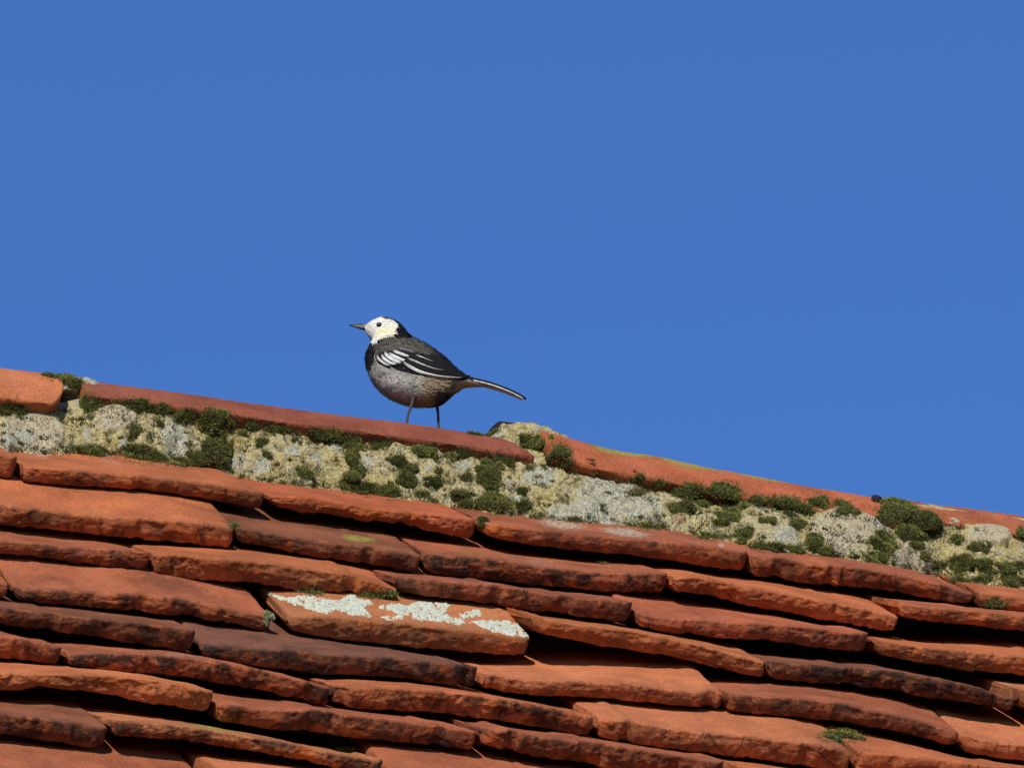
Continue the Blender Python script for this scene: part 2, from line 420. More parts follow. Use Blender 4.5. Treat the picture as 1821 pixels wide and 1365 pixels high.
# course positions: unproject the mean tail of every course on the roof plane, then even them out
raw = {}
for t in T:
    for p in t['top']:
        if -10 <= p[0] <= 1830:
            X = on_plane(p[0], p[1], ORG, N_UP)
            raw.setdefault(t['row'], []).append(float(np.dot(X - ORG, S_DN)))
rws = sorted(k for k in raw if k <= 7)
fit = np.polyfit(rws, [np.mean(raw[k]) for k in rws], 1)
ROWB = {k: float(np.polyval(fit, k)) for k in range(0, 16)}
GAUGE = float(fit[0])
print('gauge', GAUGE, {k: round(float(np.mean(v)), 4) for k, v in raw.items()})

TILE_LEN = 0.21
def build_tile(a_pts, n_top, n_low, b_f, col, burn, rough, kick, seed, fine=True, name='roof_tile', over=None):
    """one hand-made clay tile: traced tail edge, swept up the slope, worn corners and flaked tail"""
    rng = np.random.RandomState(seed)
    a0, a1 = a_pts[0], a_pts[-1]
    w = a1 - a0
    step = 0.0017 if fine else 0.006
    nc = max(12, int(w / step))
    q = np.linspace(0, 1, nc)
    q = q + 0.06 * np.sin(2 * np.pi * q) / (-2 * np.pi) * 1.6          # denser at both ends
    a = a0 + q * w
    nt = smooth_interp(a_pts, n_top, a)
    nl = smooth_interp(n_low[0], n_low[1], a)
    th = np.clip(nt - nl, 0.009, 0.026)
    lin = np.polyval(np.polyfit(a, nt, 1), a)
    # distance to the nearer end, for the rounded corners
    de = np.minimum(a - a0, a1 - a)
    rc = 0.004 + 0.009 * rng.rand()
    ins = np.where(de < rc, rc - np.sqrt(np.maximum(rc ** 2 - (rc - np.minimum(de, rc)) ** 2, 0)), 0)
    rv = 0.006
    insv = np.where(de < rv, rv - np.sqrt(np.maximum(rv ** 2 - (rv - np.minimum(de, rv)) ** 2, 0)), 0)
    # tail line wanders and has a few chips
    A3 = np.stack([a * 45, np.full_like(a, seed * 3.1), np.zeros_like(a)], -1)
    wander = 0.0024 * fbm(A3 * 0.6, 3, seed) * rough
    chip = np.clip(vnoise(np.stack([a * 70, np.full_like(a, seed * 1.7), np.ones_like(a)], -1), seed + 5) - 0.55, 0, 1) * 0.009 * rough
    mt, ma, mf, mb = (34, 4, 13, 5) if fine else (8, 3, 4, 3)
    sec = []
    for k in range(mt):                                   # top, from head to tail
        u = 1 - (1 - k / mt) ** 1.0
        sec.append(('t', TILE_LEN * (1 - u) ** 1.7, 0.0))
    for k in range(ma + 1):
        sec.append(('a', k / ma * math.pi / 2, 0.0))
    for k in range(1, mf):
        sec.append(('f', k / mf, 0.0))
    for k in range(ma + 1):
        sec.append(('l', k / ma * math.pi / 2, 0.0))
    for k in range(1, mb + 1):
        sec.append(('b', (TILE_LEN - 0.004) * k / mb, 0.0))
    nv = len(sec)
    P = np.zeros((nc, nv, 3))
    D = np.zeros((nc, nv, 2))          # outward direction in (b, n)
    FR = np.zeros((nc, nv))
    ra = 0.0026
    tk = np.full(nc, math.tan(kick))
    if over is not None:                       # lie just under the tails of the course above
        la, ln_, b_up, gap = over
        un = np.interp(a, la, ln_)
        up = np.polyval(np.polyfit(a, un, 1), a)
        tk = np.clip((lin - (up - gap)) / (b_f - b_up), math.tan(R_(7)), math.tan(R_(21)))
    base_b = b_f - ins - wander - chip
    for j, (kd, x, _) in enumerate(sec):
        if kd == 't':
            dist = x + ra
            fade = np.clip(dist / TILE_LEN, 0, 1)
            shape = (nt - lin) * (1 - 0.45 * fade)
            b_ = base_b - dist
            n_ = lin + shape - dist * tk - insv * 0.5
            D[:, j, 0] = tk; D[:, j, 1] = 1; fr = max(0.0, 1 - x / 0.006) * 0.6
        elif kd == 'a':
            b_ = base_b - ra + ra * math.sin(x)
            n_ = nt - ra + ra * math.cos(x) - insv * 0.5 - ra * tk * (1 - math.sin(x))
            D[:, j] = (math.sin(x), math.cos(x)); fr = 0.5 + 0.5 * math.sin(x)
        elif kd == 'f':
            b_ = base_b + 0.0008 * math.sin(x * math.pi)
            n_ = (nt - ra - insv * 0.5) + x * (-(th - 2 * ra) + insv)
            D[:, j] = (1, 0); fr = 1.0
        elif kd == 'l':
            b_ = base_b - ra + ra * math.cos(x)
            n_ = nt - th + ra - ra * math.sin(x) + insv * 0.5
            D[:, j] = (math.cos(x), -math.sin(x)); fr = 1.0
        else:
            b_ = base_b - ra - x
            n_ = nt - th - x * tk + insv * 0.5
            D[:, j] = (0, -1); fr = 0.6
        FR[:, j] = fr
        P[:, j, 0], P[:, j, 1], P[:, j, 2] = a, b_, n_
    S = P.copy()
    S[..., 0] += seed * 0.37
    amp_f = 0.0004 * rough
    disp_f = amp_f * fbm(S * 75, 3, seed) + 0.0009 * rough * fbm(S * 300, 3, seed + 3, .8)
    disp_t = 0.0011 * fbm(S * 22, 2, seed + 9) + 0.00035 * fbm(S * 160, 2, seed + 11)
    fl = fbm(S * np.array([40, 70, 70]), 3, seed + 41)
    disp_f = disp_f + 0.0006 * rough * (sstep(-.02, .06, fl) + 0.7 * sstep(.22, .28, fl) - 0.6)
    pits = np.clip(vnoise(S * 95, seed + 21) - 0.5, 0, 1) * 0.003 * rough
    d = FR * (disp_f - pits) + (1 - FR) * disp_t
    endw = np.clip(1 - de / 0.008, 0, 1)[:, None] * np.where(a < (a0 + a1) / 2, 1, -1)[:, None]
    P[..., 0] += endw * (0.0016 * fbm(S * 90, 2, seed + 31))
    P[..., 1] += D[..., 0] * d
    P[..., 2] += D[..., 1] * d
    W = ORG + P[..., 0:1] * np.array([1.0, 0, 0]) + P[..., 1:2] * S_DN + P[..., 2:3] * N_UP
    V = W.reshape(-1, 3)
    F = grid_faces(nc, nv, True)
    F.append(tuple(range(nv)))
    F.append(tuple((nc - 1) * nv + j for j in reversed(range(nv))))
    F = [f[::-1] for f in F]
    c = np.array(col) * (1 + 0.12 * (rng.rand() - 0.5))
    cols = np.tile(c, (len(V), 1))
    return mk(name, V, F, CLAY, roof, attrs=dict(tint=cols, front=FR.ravel(), burn=np.full(len(V), burn), pale=stain(V, FR.ravel(), PALE), yellow=stain(V, FR.ravel(), YELL)), flat=(len(F) - 1, len(F) - 2))

DEF_KICK = R_(17.0)
tiles = []
spans = {}
for i, t in enumerate(T):
    t['b'] = ROWB[t['row']] + t['off'] + 0.002 * math.sin(i * 2.3)
    t['tp'] = [front_an(x, y, t['b']) for x, y in t['top']]
    t['lw'] = [front_an(x, y, t['b']) for x, y in t['low']]
GAPS = {(2, 0): .002, (2, 1): .009, (2, 2): .009, (3, 4): .013, (4, 1): .002, (4, 2): .002, (4, 3): .004, (4, 4): .011, (5, 0): .003, (5, 1): .003, (5, 2): .012, (5, 3): .008, (5, 4): .014, (6, 3): .003, (7, 0): .003, (8, 0): .011, (8, 1): .011, (3, 1): .003}
rowc = {}
for i, t in enumerate(T):
    ci = rowc.get(t['row'], 0); rowc[t['row']] = ci + 1
    over = None
    if t['row'] > 1:
        pts = sorted(p for q in T if q['row'] == t['row'] - 1 for p in q['lw'])
        ubs = np.mean([q['b'] for q in T if q['row'] == t['row'] - 1])
        over = ([p[0] for p in pts], [p[1] for p in pts], ubs, GAPS.get((t['row'], ci), .0065))
    ap, np_ = [p[0] for p in t['tp']], [p[1] for p in t['tp']]
    lw = t['lw']
    ob = build_tile(ap, np_, ([p[0] for p in lw], [p[1] for p in lw]), t['b'], t['col'], t['burn'], t['rough'], DEF_KICK, 10 + i, over=over)
    t['ob'] = ob
    tiles.append(ob)
    s = spans.setdefault(t['row'], [9, -9])
    s[0], s[1] = min(s[0], ap[0]), max(s[1], ap[-1])
# the roof goes on beyond the frame
k = 500
pal = [OR, RD, OR, LO, BR, TN, RD]
def plain_tile(row, a0, a1):
    global k
    k += 1
    rng = random.Random(k)
    aa = np.linspace(a0, a1, 7)
    n0 = rng.uniform(-0.003, 0.003)
    nn = n0 + 0.004 * np.sin(np.linspace(0.2, 2.9, 7)) - 0.003 * np.linspace(0, 1, 7)
    tiles.append(build_tile(list(aa), list(nn), (list(aa), list(nn - 0.0185)), ROWB[row] + rng.uniform(-.003, .003),
                            pal[k % 7], rng.uniform(.3, .9), 1.0, DEF_KICK, k, fine=False))
for row in range(1, 13):
    lo, hi = spans.get(row, (None, None))
    if lo is None:
        lo = hi = -0.45 + (row % 2) * 0.09
        hi = lo
    x = lo - 0.004
    while x > -0.95:
        w = random.uniform(.165, .2); plain_tile(row, x - w, x); x -= w + 0.004
    x = hi + 0.004
    while x < 0.95:
        w = random.uniform(.165, .2); plain_tile(row, x, x + w); x += w + 0.004

# unseen dark sheet added under the tiles to block light, and the far slope
dz = -0.062
A, B = abn(-1.0, -0.16, dz), abn(1.0, -0.16, dz)
C_, D_ = abn(1.0, ROWB[12], dz), abn(-1.0, ROWB[12], dz)
off = N_UP * -0.02
V = [A, B, C_, D_, A + off, B + off, C_ + off, D_ + off]
mk('light_block_sheet', V, [(3, 2, 1, 0), (4, 5, 6, 7), (0, 1, 5, 4), (1, 2, 6, 5), (2, 3, 7, 6), (3, 0, 4, 7)], DECK, roof, smooth=False)
yb = 1.1
apex = A[2] + 0.005
V = [(-1, A[1] + 0.06, apex + .03), (1, A[1] + 0.06, apex + .03), (1, yb, apex - 0.7), (-1, yb, apex - 0.7)]
V = V + [(v[0], v[1], v[2] - 0.03) for v in V]
mk('far_slope', V, [(0, 1, 2, 3), (7, 6, 5, 4), (4, 5, 1, 0), (5, 6, 2, 1), (6, 7, 3, 2), (7, 4, 0, 3)], DECK, roof, smooth=False)

# ------------------------------------------------------------------ ridge tiles
RR, RT = 0.105, 0.016
yz_up = np.array([0, upv[1], upv[2]]); yz_up /= np.linalg.norm(yz_up)
def ridge_axis(px, py):
    X = on_plane(px, py, np.zeros(3), np.array([0, 1.0, 0]))    # first guess on the vertical plane through the ridge
    Y = -RR * math.cos(math.pi / 2 - PHI) * 1.0
    X = on_plane(px, py, np.array([0, yz_up[1] * RR, 0]), np.array([0, 1.0, 0]))
    return X - RR * yz_up
def ridge_tile(sil, ae, col, burn, rough, seed, skew0=0.0, skew1=0.0, corner1=0.0, ae_px=None):
    ax = np.array([ridge_axis(*p) for p in sil])
    a0, a1 = ax[0, 0], ax[-1, 0]
    nc = int((a1 - a0) / 0.002)
    na = 60
    al = np.radians(np.concatenate([np.linspace(ae, 90, na - 18), np.linspace(92, 150, 18)]))
    rt = RT
    ring = [('o', x) for x in al[::-1]] + [('e', x) for x in (0.2, 0.4, 0.6, 0.8)] + [('i', x) for x in al]
    nv = len(ring)
    q = np.linspace(0, 1, nc)
    P = np.zeros((nc, nv, 3)); FR = np.zeros((nc, nv)); D = np.zeros((nc, nv, 3))
    for j, (kd, x) in enumerate(ring):
        ang = x if kd != 'e' else al[0]
        rr = RR if kd == 'o' else (RR - rt if kd == 'i' else RR - rt * x)
        t = (math.degrees(ang) - ae) / (90 - math.degrees(PHI) - ae)
        s0 = a0 - skew0 * (1 - t)
        s1 = a1 + skew1 * (1 - t) - corner1 * max(0, 1 - t * 1.6) ** 2
        a = s0 + q * (s1 - s0)
        cy = smooth_interp(ax[:, 0], ax[:, 1], a); cz = smooth_interp(ax[:, 0], ax[:, 2], a)
        dl = 0.002 * fbm(np.stack([a * 30, np.full_like(a, seed), np.zeros_like(a)], -1), 3, seed) * rough
        da = dl / RR if x == al[0] or kd == 'e' else 0
        dr = np.array([0, -math.cos(ang), math.sin(ang)])
        tg = np.array([0, -math.sin(ang), -math.cos(ang)])
        P[:, j] = np.stack([a, cy + rr * dr[1] + tg[1] * (dl if kd == 'e' else dl * max(0, 1 - t * 4)),
                            cz + rr * dr[2] + tg[2] * (dl if kd == 'e' else dl * max(0, 1 - t * 4))], -1)
        D[:, j] = dr if kd == 'o' else (tg if kd == 'e' else -dr)
        FR[:, j] = 1.0 if kd == 'e' else (0.5 if kd == 'i' else max(0, 1 - t * 6) * 0.6)
    S = P + seed * 0.41
    d = FR * (0.0016 * rough * fbm(S * 75, 3, seed) + 0.0007 * rough * fbm(S * 240, 2, seed + 2)) + (1 - FR) * (0.0007 * rough * fbm(S * 24, 2, seed + 4) + 0.0003 * rough * fbm(S * 170, 2, seed + 5))
    P += D * d[..., None]
    F = grid_faces(nc, nv, True)
    no = len(al)
    for base, rev in ((0, False), ((nc - 1) * nv, True)):
        for j in range(no - 1):
            f = (base + j, base + j + 1, base + nv - 2 - j, base + nv - 1 - j)
            F.append(f if rev else f[::-1])
    V = P.reshape(-1, 3)
    F = [f[::-1] for f in F]
    return mk('ridge_tile', V, F, CLAY, roof, attrs=dict(tint=np.tile(np.array(col), (len(V), 1)), front=FR.ravel(), burn=np.full(len(V), burn), pale=stain(V, FR.ravel(), PALE), yellow=stain(V, FR.ravel(), YELL)))
ridges = []
ridges.append(ridge_tile([(-640, 560), (-300, 610), (0, 656), (78, 663)], 28, LO, .1, .8, 71, skew1=.012, corner1=.022))
ridges.append(ridge_tile([(128, 674), (280, 693), (430, 715), (620, 740), (740, 755), (872, 776)], 40, (0.29, .082, .046), .15, .9, 72, skew0=.0, skew1=.022))
ridges.append(ridge_tile([(945, 757), (1030, 786), (1110, 803), (1190, 818), (1350, 849), (1552, 886)], 31, (0.48, .130, .052), .25, 1.8, 73, skew0=.0))
ridges.append(ridge_tile([(1558, 886), (1650, 895), (1730, 906), (1821, 917), (2100, 955), (2500, 1010)], 36, RD, .5, 1.6, 74))

# ------------------------------------------------------------------ mortar bed under the ridge tiles
def bvh_of(obs):
    V, F = [], []
    for o in obs:
        w = np.zeros(3); q = o
        while q is not None:
            w = w + np.array(q.location); q = q.parent
        n = len(V)
        co = np.zeros(len(o.data.vertices) * 3); o.data.vertices.foreach_get('co', co)
        V.extend((co.reshape(-1, 3) + w).tolist())
        F.extend([tuple(i + n for i in p.vertices) for p in o.data.polygons])
    return BVHTree.FromPolygons([Vector(v) for v in V], F)
tile_bvh = bvh_of([t['ob'] for t in T if t['row'] <= 2])
def hit(bvh, px, py):
    d = Vector(ray(px, py)).normalized()
    r = bvh.ray_cast(Vector(CAM), d)
    if r[0] is None: return None, None
    n = np.array(r[1])
    return np.array(r[0]), (-n if np.dot(n, np.array(d)) > 0 else n)

ybot = [(-700, 700), (-100, 783), (0, 795), (45, 803), (110, 806), (215, 815), (330, 826), (400, 838), (440, 852), (480, 860), (600, 872), (700, 885), (840, 905),
        (875, 916), (1000, 926), (1090, 933), (1200, 944), (1300, 962), (1345, 976), (1450, 986), (1530, 997), (1600, 1010), (1680, 1023), (1725, 1038), (1745, 1041), (1821, 1045), (2000, 1062), (2500, 1120)]
ytop = [(-700, 610), (0, 716), (110, 722), (205, 702), (300, 714), (430, 733), (560, 755), (700, 774), (850, 795), (950, 805), (1010, 797), (1120, 828), (1200, 850),
        (1330, 869), (1480, 884), (1555, 896), (1690, 910), (1821, 927), (2000, 950), (2500, 1018)]
xs = np.arange(-680, 2480, 3.2)
yb_ = np.interp(xs, *zip(*ybot)); yt_ = np.interp(xs, *zip(*ytop))
P1, P0 = [], []
for x, y0, y1 in zip(xs, yt_, yb_):
    p, _n = hit(tile_bvh, x, y1)
    if p is None or p[1] < -0.20:
        p = on_plane(x, y1, np.array([0, -0.150, 0]), np.array([0, 1.0, 0]))
    P1.append(p)
    P0.append(on_plane(x, y0, np.array([0, -0.066, 0]), np.array([0, 1.0, 0])))
P0, P1 = np.array(P0), np.array(P1)
ker = np.hanning(43)[1:-1]; ker /= ker.sum()
for c in (1, 2):
    pad = np.pad(P1[:, c], 20, mode='edge'); P1[:, c] = np.convolve(pad, ker, 'valid')
dn = P1 - P0
dn /= np.linalg.norm(dn, axis=1)[:, None]
P1 = P1 + dn * 0.010
P0 = P0 - dn * 0.008
nvm = 64
vv = np.linspace(0, 1, nvm)
W = P0[:, None] + (P1 - P0)[:, None] * vv[None, :, None]
nm = np.cross(np.array([1.0, 0, 0]), P1 - P0); nm /= np.linalg.norm(nm, axis=1)[:, None]
nm = np.where((nm[:, 2:3] < 0), -nm, nm)
lum = fbm(W * 16, 2, 31); md = fbm(W * 55, 3, 33); sm = fbm(W * 190, 3, 35, 0.6)
pits = np.clip(vnoise(W * 120, 41) - 0.25, 0, 1)
PATCHES = [(70, 775, 45, 38), (30, 770, 30, 30), (1500, 945, 60, 45), (1620, 1000, 38, 30), (200, 750, 40, 25), (1760, 955, 40, 20)]   # smooth repaired mortar
Dpx = W - CAM
dep = Dpx @ fwd
PXm = 910.5 + FPX * (Dpx @ rgt) / dep; PYm = 682.5 - FPX * (Dpx @ upv) / dep
smoothm = np.zeros(PXm.shape)
for cx, cy, rx, ry in PATCHES:
    e = ((PXm - cx) / rx) ** 2 + ((PYm - cy) / ry) ** 2 + 0.5 * md
    smoothm = np.maximum(smoothm, sstep(1.1, 0.75, e))
bul = 0.006 * np.sin(np.pi * vv)[None, :]
hgt = bul * 0.6 - 0.002 + sstep(0, .3, vv)[None] * (0.0045 * lum + (1 - 0.8 * smoothm) * (0.0042 * md + 0.0030 * sm - 0.008 * pits) + smoothm * 0.0035)
W = W + nm[:, None] * hgt[..., None]
LICH = [(312, 785, 26, 35, 1), (155, 773, 8, 7, 1), (218, 790, 8, 6, 1), (425, 822, 14, 14, .9), (600, 792, 10, 12, .9), (650, 825, 9, 14, .8), (742, 852, 10, 9, .9), (557, 815, 14, 10, .8),
        (1080, 880, 60, 40, .75), (1060, 920, 60, 18, .9), (1130, 905, 50, 25, .9), (960, 850, 30, 18, .7), (915, 885, 14, 10, .8), (1010, 910, 36, 14, .9), (1395, 955, 24, 18, .9), (1690, 935, 16, 12, 1),
        (465, 830, 16, 12, .9), (520, 800, 14, 10, .7), (820, 830, 16, 12, .8), (910, 860, 14, 10, .8), (1565, 935, 18, 14, .7), (10, 790, 14, 10, .8), (40, 785, 22, 10, .6)]
lich = np.zeros(PXm.shape)
for cx, cy, rx, ry, s in LICH:
    e = ((PXm - cx) / rx) ** 2 + ((PYm - cy) / ry) ** 2 + 0.8 * sm + 0.5 * md
    lich = np.maximum(lich, s * sstep(1.25, 0.6, e))
lich = np.maximum(lich, 0.8 * sstep(0.42, 0.6, fbm(W * 75 + 9, 3, 77)))
W = W + nm[:, None] * (0.0012 * lich)[..., None]
mort = mk('mortar_bed', W.reshape(-1, 3), grid_faces(len(xs), nvm), MORTAR, roof,
          attrs=dict(patch=smoothm.ravel(), lichen=lich.ravel()))

def mound(cx, cy, Y, sx, sy, sz, seed):
    """lump of mortar packed into a ridge joint"""
    c = on_plane(cx, cy, np.array([0, Y, 0]), np.array([0, 1.0, 0]))
    nu, nv = 60, 90
    th = np.linspace(0.02, math.pi - 0.02, nu)[:, None]; ph = np.linspace(0, 2 * math.pi, nv, endpoint=False)[None]
    dr = np.stack([np.sin(th) * np.cos(ph), np.sin(th) * np.sin(ph), np.cos(th) * np.ones_like(ph)], -1)
    dr = np.sign(dr) * np.abs(dr) ** 0.8
    P = c + dr * np.array([sx, sy, sz])
    P = P + dr * (0.005 * fbm(P * 60, 3, seed) + 0.002 * fbm(P * 200, 2, seed + 1) + 0.004 * fbm(P * 25, 2, seed + 2))[..., None]
    V = P.reshape(-1, 3)
    F = grid_faces(nu, nv, True) + [tuple(range(nv))[::-1], tuple((nu - 1) * nv + j for j in range(nv))]
    F = [f[::-1] for f in F]
    l = sstep(0.1, 0.5, fbm(V * 70, 3, seed + 7))
    return mk('mortar_joint', V, F, MORTAR, roof, attrs=dict(patch=np.zeros(len(V)), lichen=l))
joints = [mound(118, 711, -0.026, .030, .034, .0120, 5), mound(936, 806, -0.030, .040, .028, .0185, 8)]

# ------------------------------------------------------------------ lichen crusts on the tiles
def inside(poly, x, y):
    r = np.zeros(np.shape(x), bool)
    n = len(poly)
    for i in range(n):
        (x0, y0), (x1, y1) = poly[i], poly[(i + 1) % n]
        c = ((y0 > y) != (y1 > y))
        with np.errstate(divide='ignore', invalid='ignore'):
            r ^= c & (x < (x1 - x0) * (y - y0) / (y1 - y0 + 1e-12) + x0)
    return r
def crust(ob, poly, mat, thick=0.0012, step=1.6, ragged=5.0, thr=-2.0, seed=0, nscale=0.12, name='lichen_crust'):
    bv = bvh_of([ob])
    X = [p[0] for p in poly]; Y = [p[1] for p in poly]
    gx = np.arange(min(X) - 6, max(X) + 6, step); gy = np.arange(min(Y) - 4, max(Y) + 4, step * 0.55)
    GX, GY = np.meshgrid(gx, gy, indexing='ij')
    Q = np.stack([GX * 0.09, GY * 0.20, np.full_like(GX, seed * 2.7)], -1)
    jx, jy = ragged * fbm(Q, 3, seed), ragged * 0.5 * fbm(Q + 31, 3, seed + 1)
    ok = inside(poly, GX + jx, GY + jy) & (fbm(np.stack([GX * nscale, GY * nscale * 2.4, np.full_like(GX, seed)], -1), 3, seed + 4) > thr)
    idx = -np.ones(GX.shape, int)
    V, F = [], []
    need = ok.copy()
    need[1:] |= ok[:-1]; need[:, 1:] |= ok[:, :-1]; need[1:, 1:] |= ok[:-1, :-1]
    hn = fbm(np.stack([GX * .2, GY * .4, np.zeros_like(GX)], -1), 2, seed + 6)
    for i, j in zip(*np.nonzero(need)):
        p, n = hit(bv, GX[i, j], GY[i, j])
        if p is None: continue
        core = ok[max(0, i - 1):i + 1, max(0, j - 1):j + 1].all()
        idx[i, j] = len(V)
        V.append(p + n * ((thick * (1 + 0.5 * hn[i, j])) if core else -0.0003))
    for i, j in zip(*np.nonzero(ok)):
        if i + 1 < GX.shape[0] and j + 1 < GX.shape[1]:
            f = (idx[i, j], idx[i + 1, j], idx[i + 1, j + 1], idx[i, j + 1])
            if min(f) >= 0:
                pts = np.array([V[q] for q in f])
                if np.ptp(pts, axis=0).max() < 0.02: F.append(f)
    if not F: return None
    o = mk(name, V, F, mat, ob)
    return o
def z7(pts): return [(440 + x / 3.792, 1005 + y / 3.792) for x, y in pts]
lt = [t for t in T if t['row'] == 4][2]['ob']
for q, pl in enumerate(([(80, 165), (160, 168), (155, 195), (85, 192)],
        [(150, 200), (250, 212), (420, 205), (520, 230), (640, 236), (680, 196), (740, 210), (860, 262), (770, 280), (830, 318), (830, 350), (720, 335), (600, 305), (500, 322), (430, 305), (350, 268), (250, 245)],
        [(960, 255), (1080, 270), (1170, 240), (1380, 265), (1335, 300), (1345, 345), (1470, 385), (1440, 405), (1320, 380), (1160, 370), (1050, 335), (930, 300), (900, 270)],
        [(895, 340), (1060, 342), (985, 375)], [(1420, 322), (1590, 295), (1565, 342), (1440, 352)],
        [(1490, 380), (1620, 366), (1740, 376), (1880, 395), (1990, 440), (1985, 475), (1870, 478), (1760, 470), (1640, 445), (1560, 408)])):
    crust(lt, z7(pl), WHITE_LICHEN, 0.0008, 0.8, 10.0, -0.38, seed=q, nscale=0.20)

# pebbles caught in the mortar, a dark chip on the ridge, and a dark strip painting the shade at the third ridge tile's rim
all_bvh = bvh_of([t['ob'] for t in T] + ridges + [mort] + joints)
def blob(name, px, py, sx, sz, mat, seed, parent, lift=0.3):
    p, n = hit(all_bvh, px, py)
    if p is None: p = on_plane(px, py, np.array([0, -0.02, 0]), np.array([0, 1.0, 0]))
    nu, nv = 10, 16
    th = np.linspace(0.05, math.pi - 0.05, nu)[:, None]; ph = np.linspace(0, 2 * math.pi, nv, endpoint=False)[None]
    dr = np.stack([np.sin(th) * np.cos(ph), np.sin(th) * np.sin(ph), np.cos(th) * np.ones_like(ph)], -1)
    P = p + np.array([0, -lift * 0.3, lift]) * sz * 0.5 + dr * np.array([sx, sx * .8, sz]) * (1 + 0.45 * fbm(dr * 2.3 + seed, 2, seed))[..., None]
    F = grid_faces(nu, nv, True) + [tuple(range(nv))[::-1], tuple((nu - 1) * nv + j for j in range(nv))]
    return mk(name, P.reshape(-1, 3), [f[::-1] for f in F], mat, parent)
for px, py, sx, sz, s in ((491, 822, .0038, .0024, 1), (1210, 920, .0042, .005, 2), (1204, 930, .0045, .003, 3), (913, 858, .0030, .0022, 4)):
    blob('pebble', px, py, sx, sz, STONE, s, mort, -0.8)
blob('stone_chip', 1558, 891, .0040, .0036, DARK_CHIP_SHADE, 11, ridges[3], 0.8)
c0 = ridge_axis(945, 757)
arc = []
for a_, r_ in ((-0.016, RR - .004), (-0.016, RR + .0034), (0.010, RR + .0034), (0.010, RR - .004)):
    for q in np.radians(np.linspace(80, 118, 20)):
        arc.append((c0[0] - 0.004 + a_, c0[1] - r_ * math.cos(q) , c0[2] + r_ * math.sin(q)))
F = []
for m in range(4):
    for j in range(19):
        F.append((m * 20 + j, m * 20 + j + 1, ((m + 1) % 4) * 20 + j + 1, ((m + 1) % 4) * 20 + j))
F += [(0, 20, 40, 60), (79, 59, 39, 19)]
mk('rim_shade_strip', arc, F, DARK_CHIP_SHADE, ridges[2], smooth=False)

# ------------------------------------------------------------------ moss cushions
MC = [ # photograph x, y, half width, half height in pixels
 (24,726,28,16),(88,669,14,8),(113,677,22,11),(132,682,14,8),(160,717,17,22),(144,748,8,6),(240,765,13,11),(286,756,8,8),(228,720,18,9),(252,722,24,11),(285,728,20,11),(322,738,20,14),
 (380,752,33,22),(380,803,28,32),(161,803,30,10),(261,806,40,17),(318,822,30,8),(345,815,18,14),(446,757,10,8),(464,787,11,11),(432,770,8,6),(398,777,6,6),(475,809,8,9),
 (490,765,20,9),(524,783,4,4),(572,771,20,13),(598,775,18,10),(622,787,20,16),(627,820,14,22),(640,838,14,12),(625,848,16,16),(648,870,22,16),(543,840,15,11),(619,866,18,12),
 (688,876,20,16),(667,792,14,9),(684,789,12,8),(754,804,24,15),(704,823,20,14),(725,836,16,10),(720,862,20,18),(801,812,14,12),(820,806,15,10),(751,878,10,6),(767,857,16,10),
 (780,836,6,6),(830,849,9,7),(866,847,22,32),(894,820,17,20),(878,897,34,22),(822,878,20,9),(830,899,14,10),(859,925,9,12),(846,765,14,6),(875,765,14,7),(949,787,29,15),
 (996,806,18,14),(980,812,12,8),(1007,822,10,8),(941,831,7,5),(930,872,9,7),(925,904,18,13),(1136,849,8,6),(1133,875,12,7),(1175,859,10,5),(1223,872,28,14),(1286,878,34,18),
 (1196,904,12,14),(1223,901,18,14),(1249,896,12,8),(1291,922,28,15),(1315,904,20,16),(1325,949,15,22),(1262,954,22,8),(1157,936,20,5),(1347,888,14,6),(1022,925,12,5),
 (1352,890,12,8),(1394,897,30,14),(1454,894,17,16),(1417,910,26,14),(1425,932,18,12),(1366,926,14,8),(1499,894,14,6),(1502,908,16,10),(1523,912,7,6),(1594,914,40,30),(1650,926,26,28),
 (1620,945,30,16),(1570,963,23,22),(1563,992,27,13),(1449,966,18,20),(1468,980,13,10),(1367,974,30,9),(1415,977,18,7),(1628,971,15,10),(1644,987,10,10),(1671,1005,14,8),(1702,960,14,9),
 (1742,976,18,12),(1715,1003,24,16),(1752,1006,14,14),(1789,1013,22,14),(1815,1005,10,10),(1707,1032,18,10),(1752,1030,18,8),(1802,1032,24,10),(1818,950,12,10),
 (418,935,8,12),(551,1052,22,8),(670,1058,36,7),(1770,1072,19,8),(1497,1309,36,13),(620,1335,22,8),(1070,1001,7,3),(478,1095,7,18)]
# cushions that touch grow as one clump
par = list(range(len(MC)))
def find(i):
    while par[i] != i: i = par[i]
    return i
for i in range(len(MC)):
    for j in range(i):
        x0, y0, a, b = MC[i]; x1, y1, c, d = MC[j]
        if math.hypot((x0 - x1) / (a + c), (y0 - y1) / (b + d)) < 0.52: par[find(i)] = find(j)
clumps = {}
for i in range(len(MC)): clumps.setdefault(find(i), []).append(MC[i])

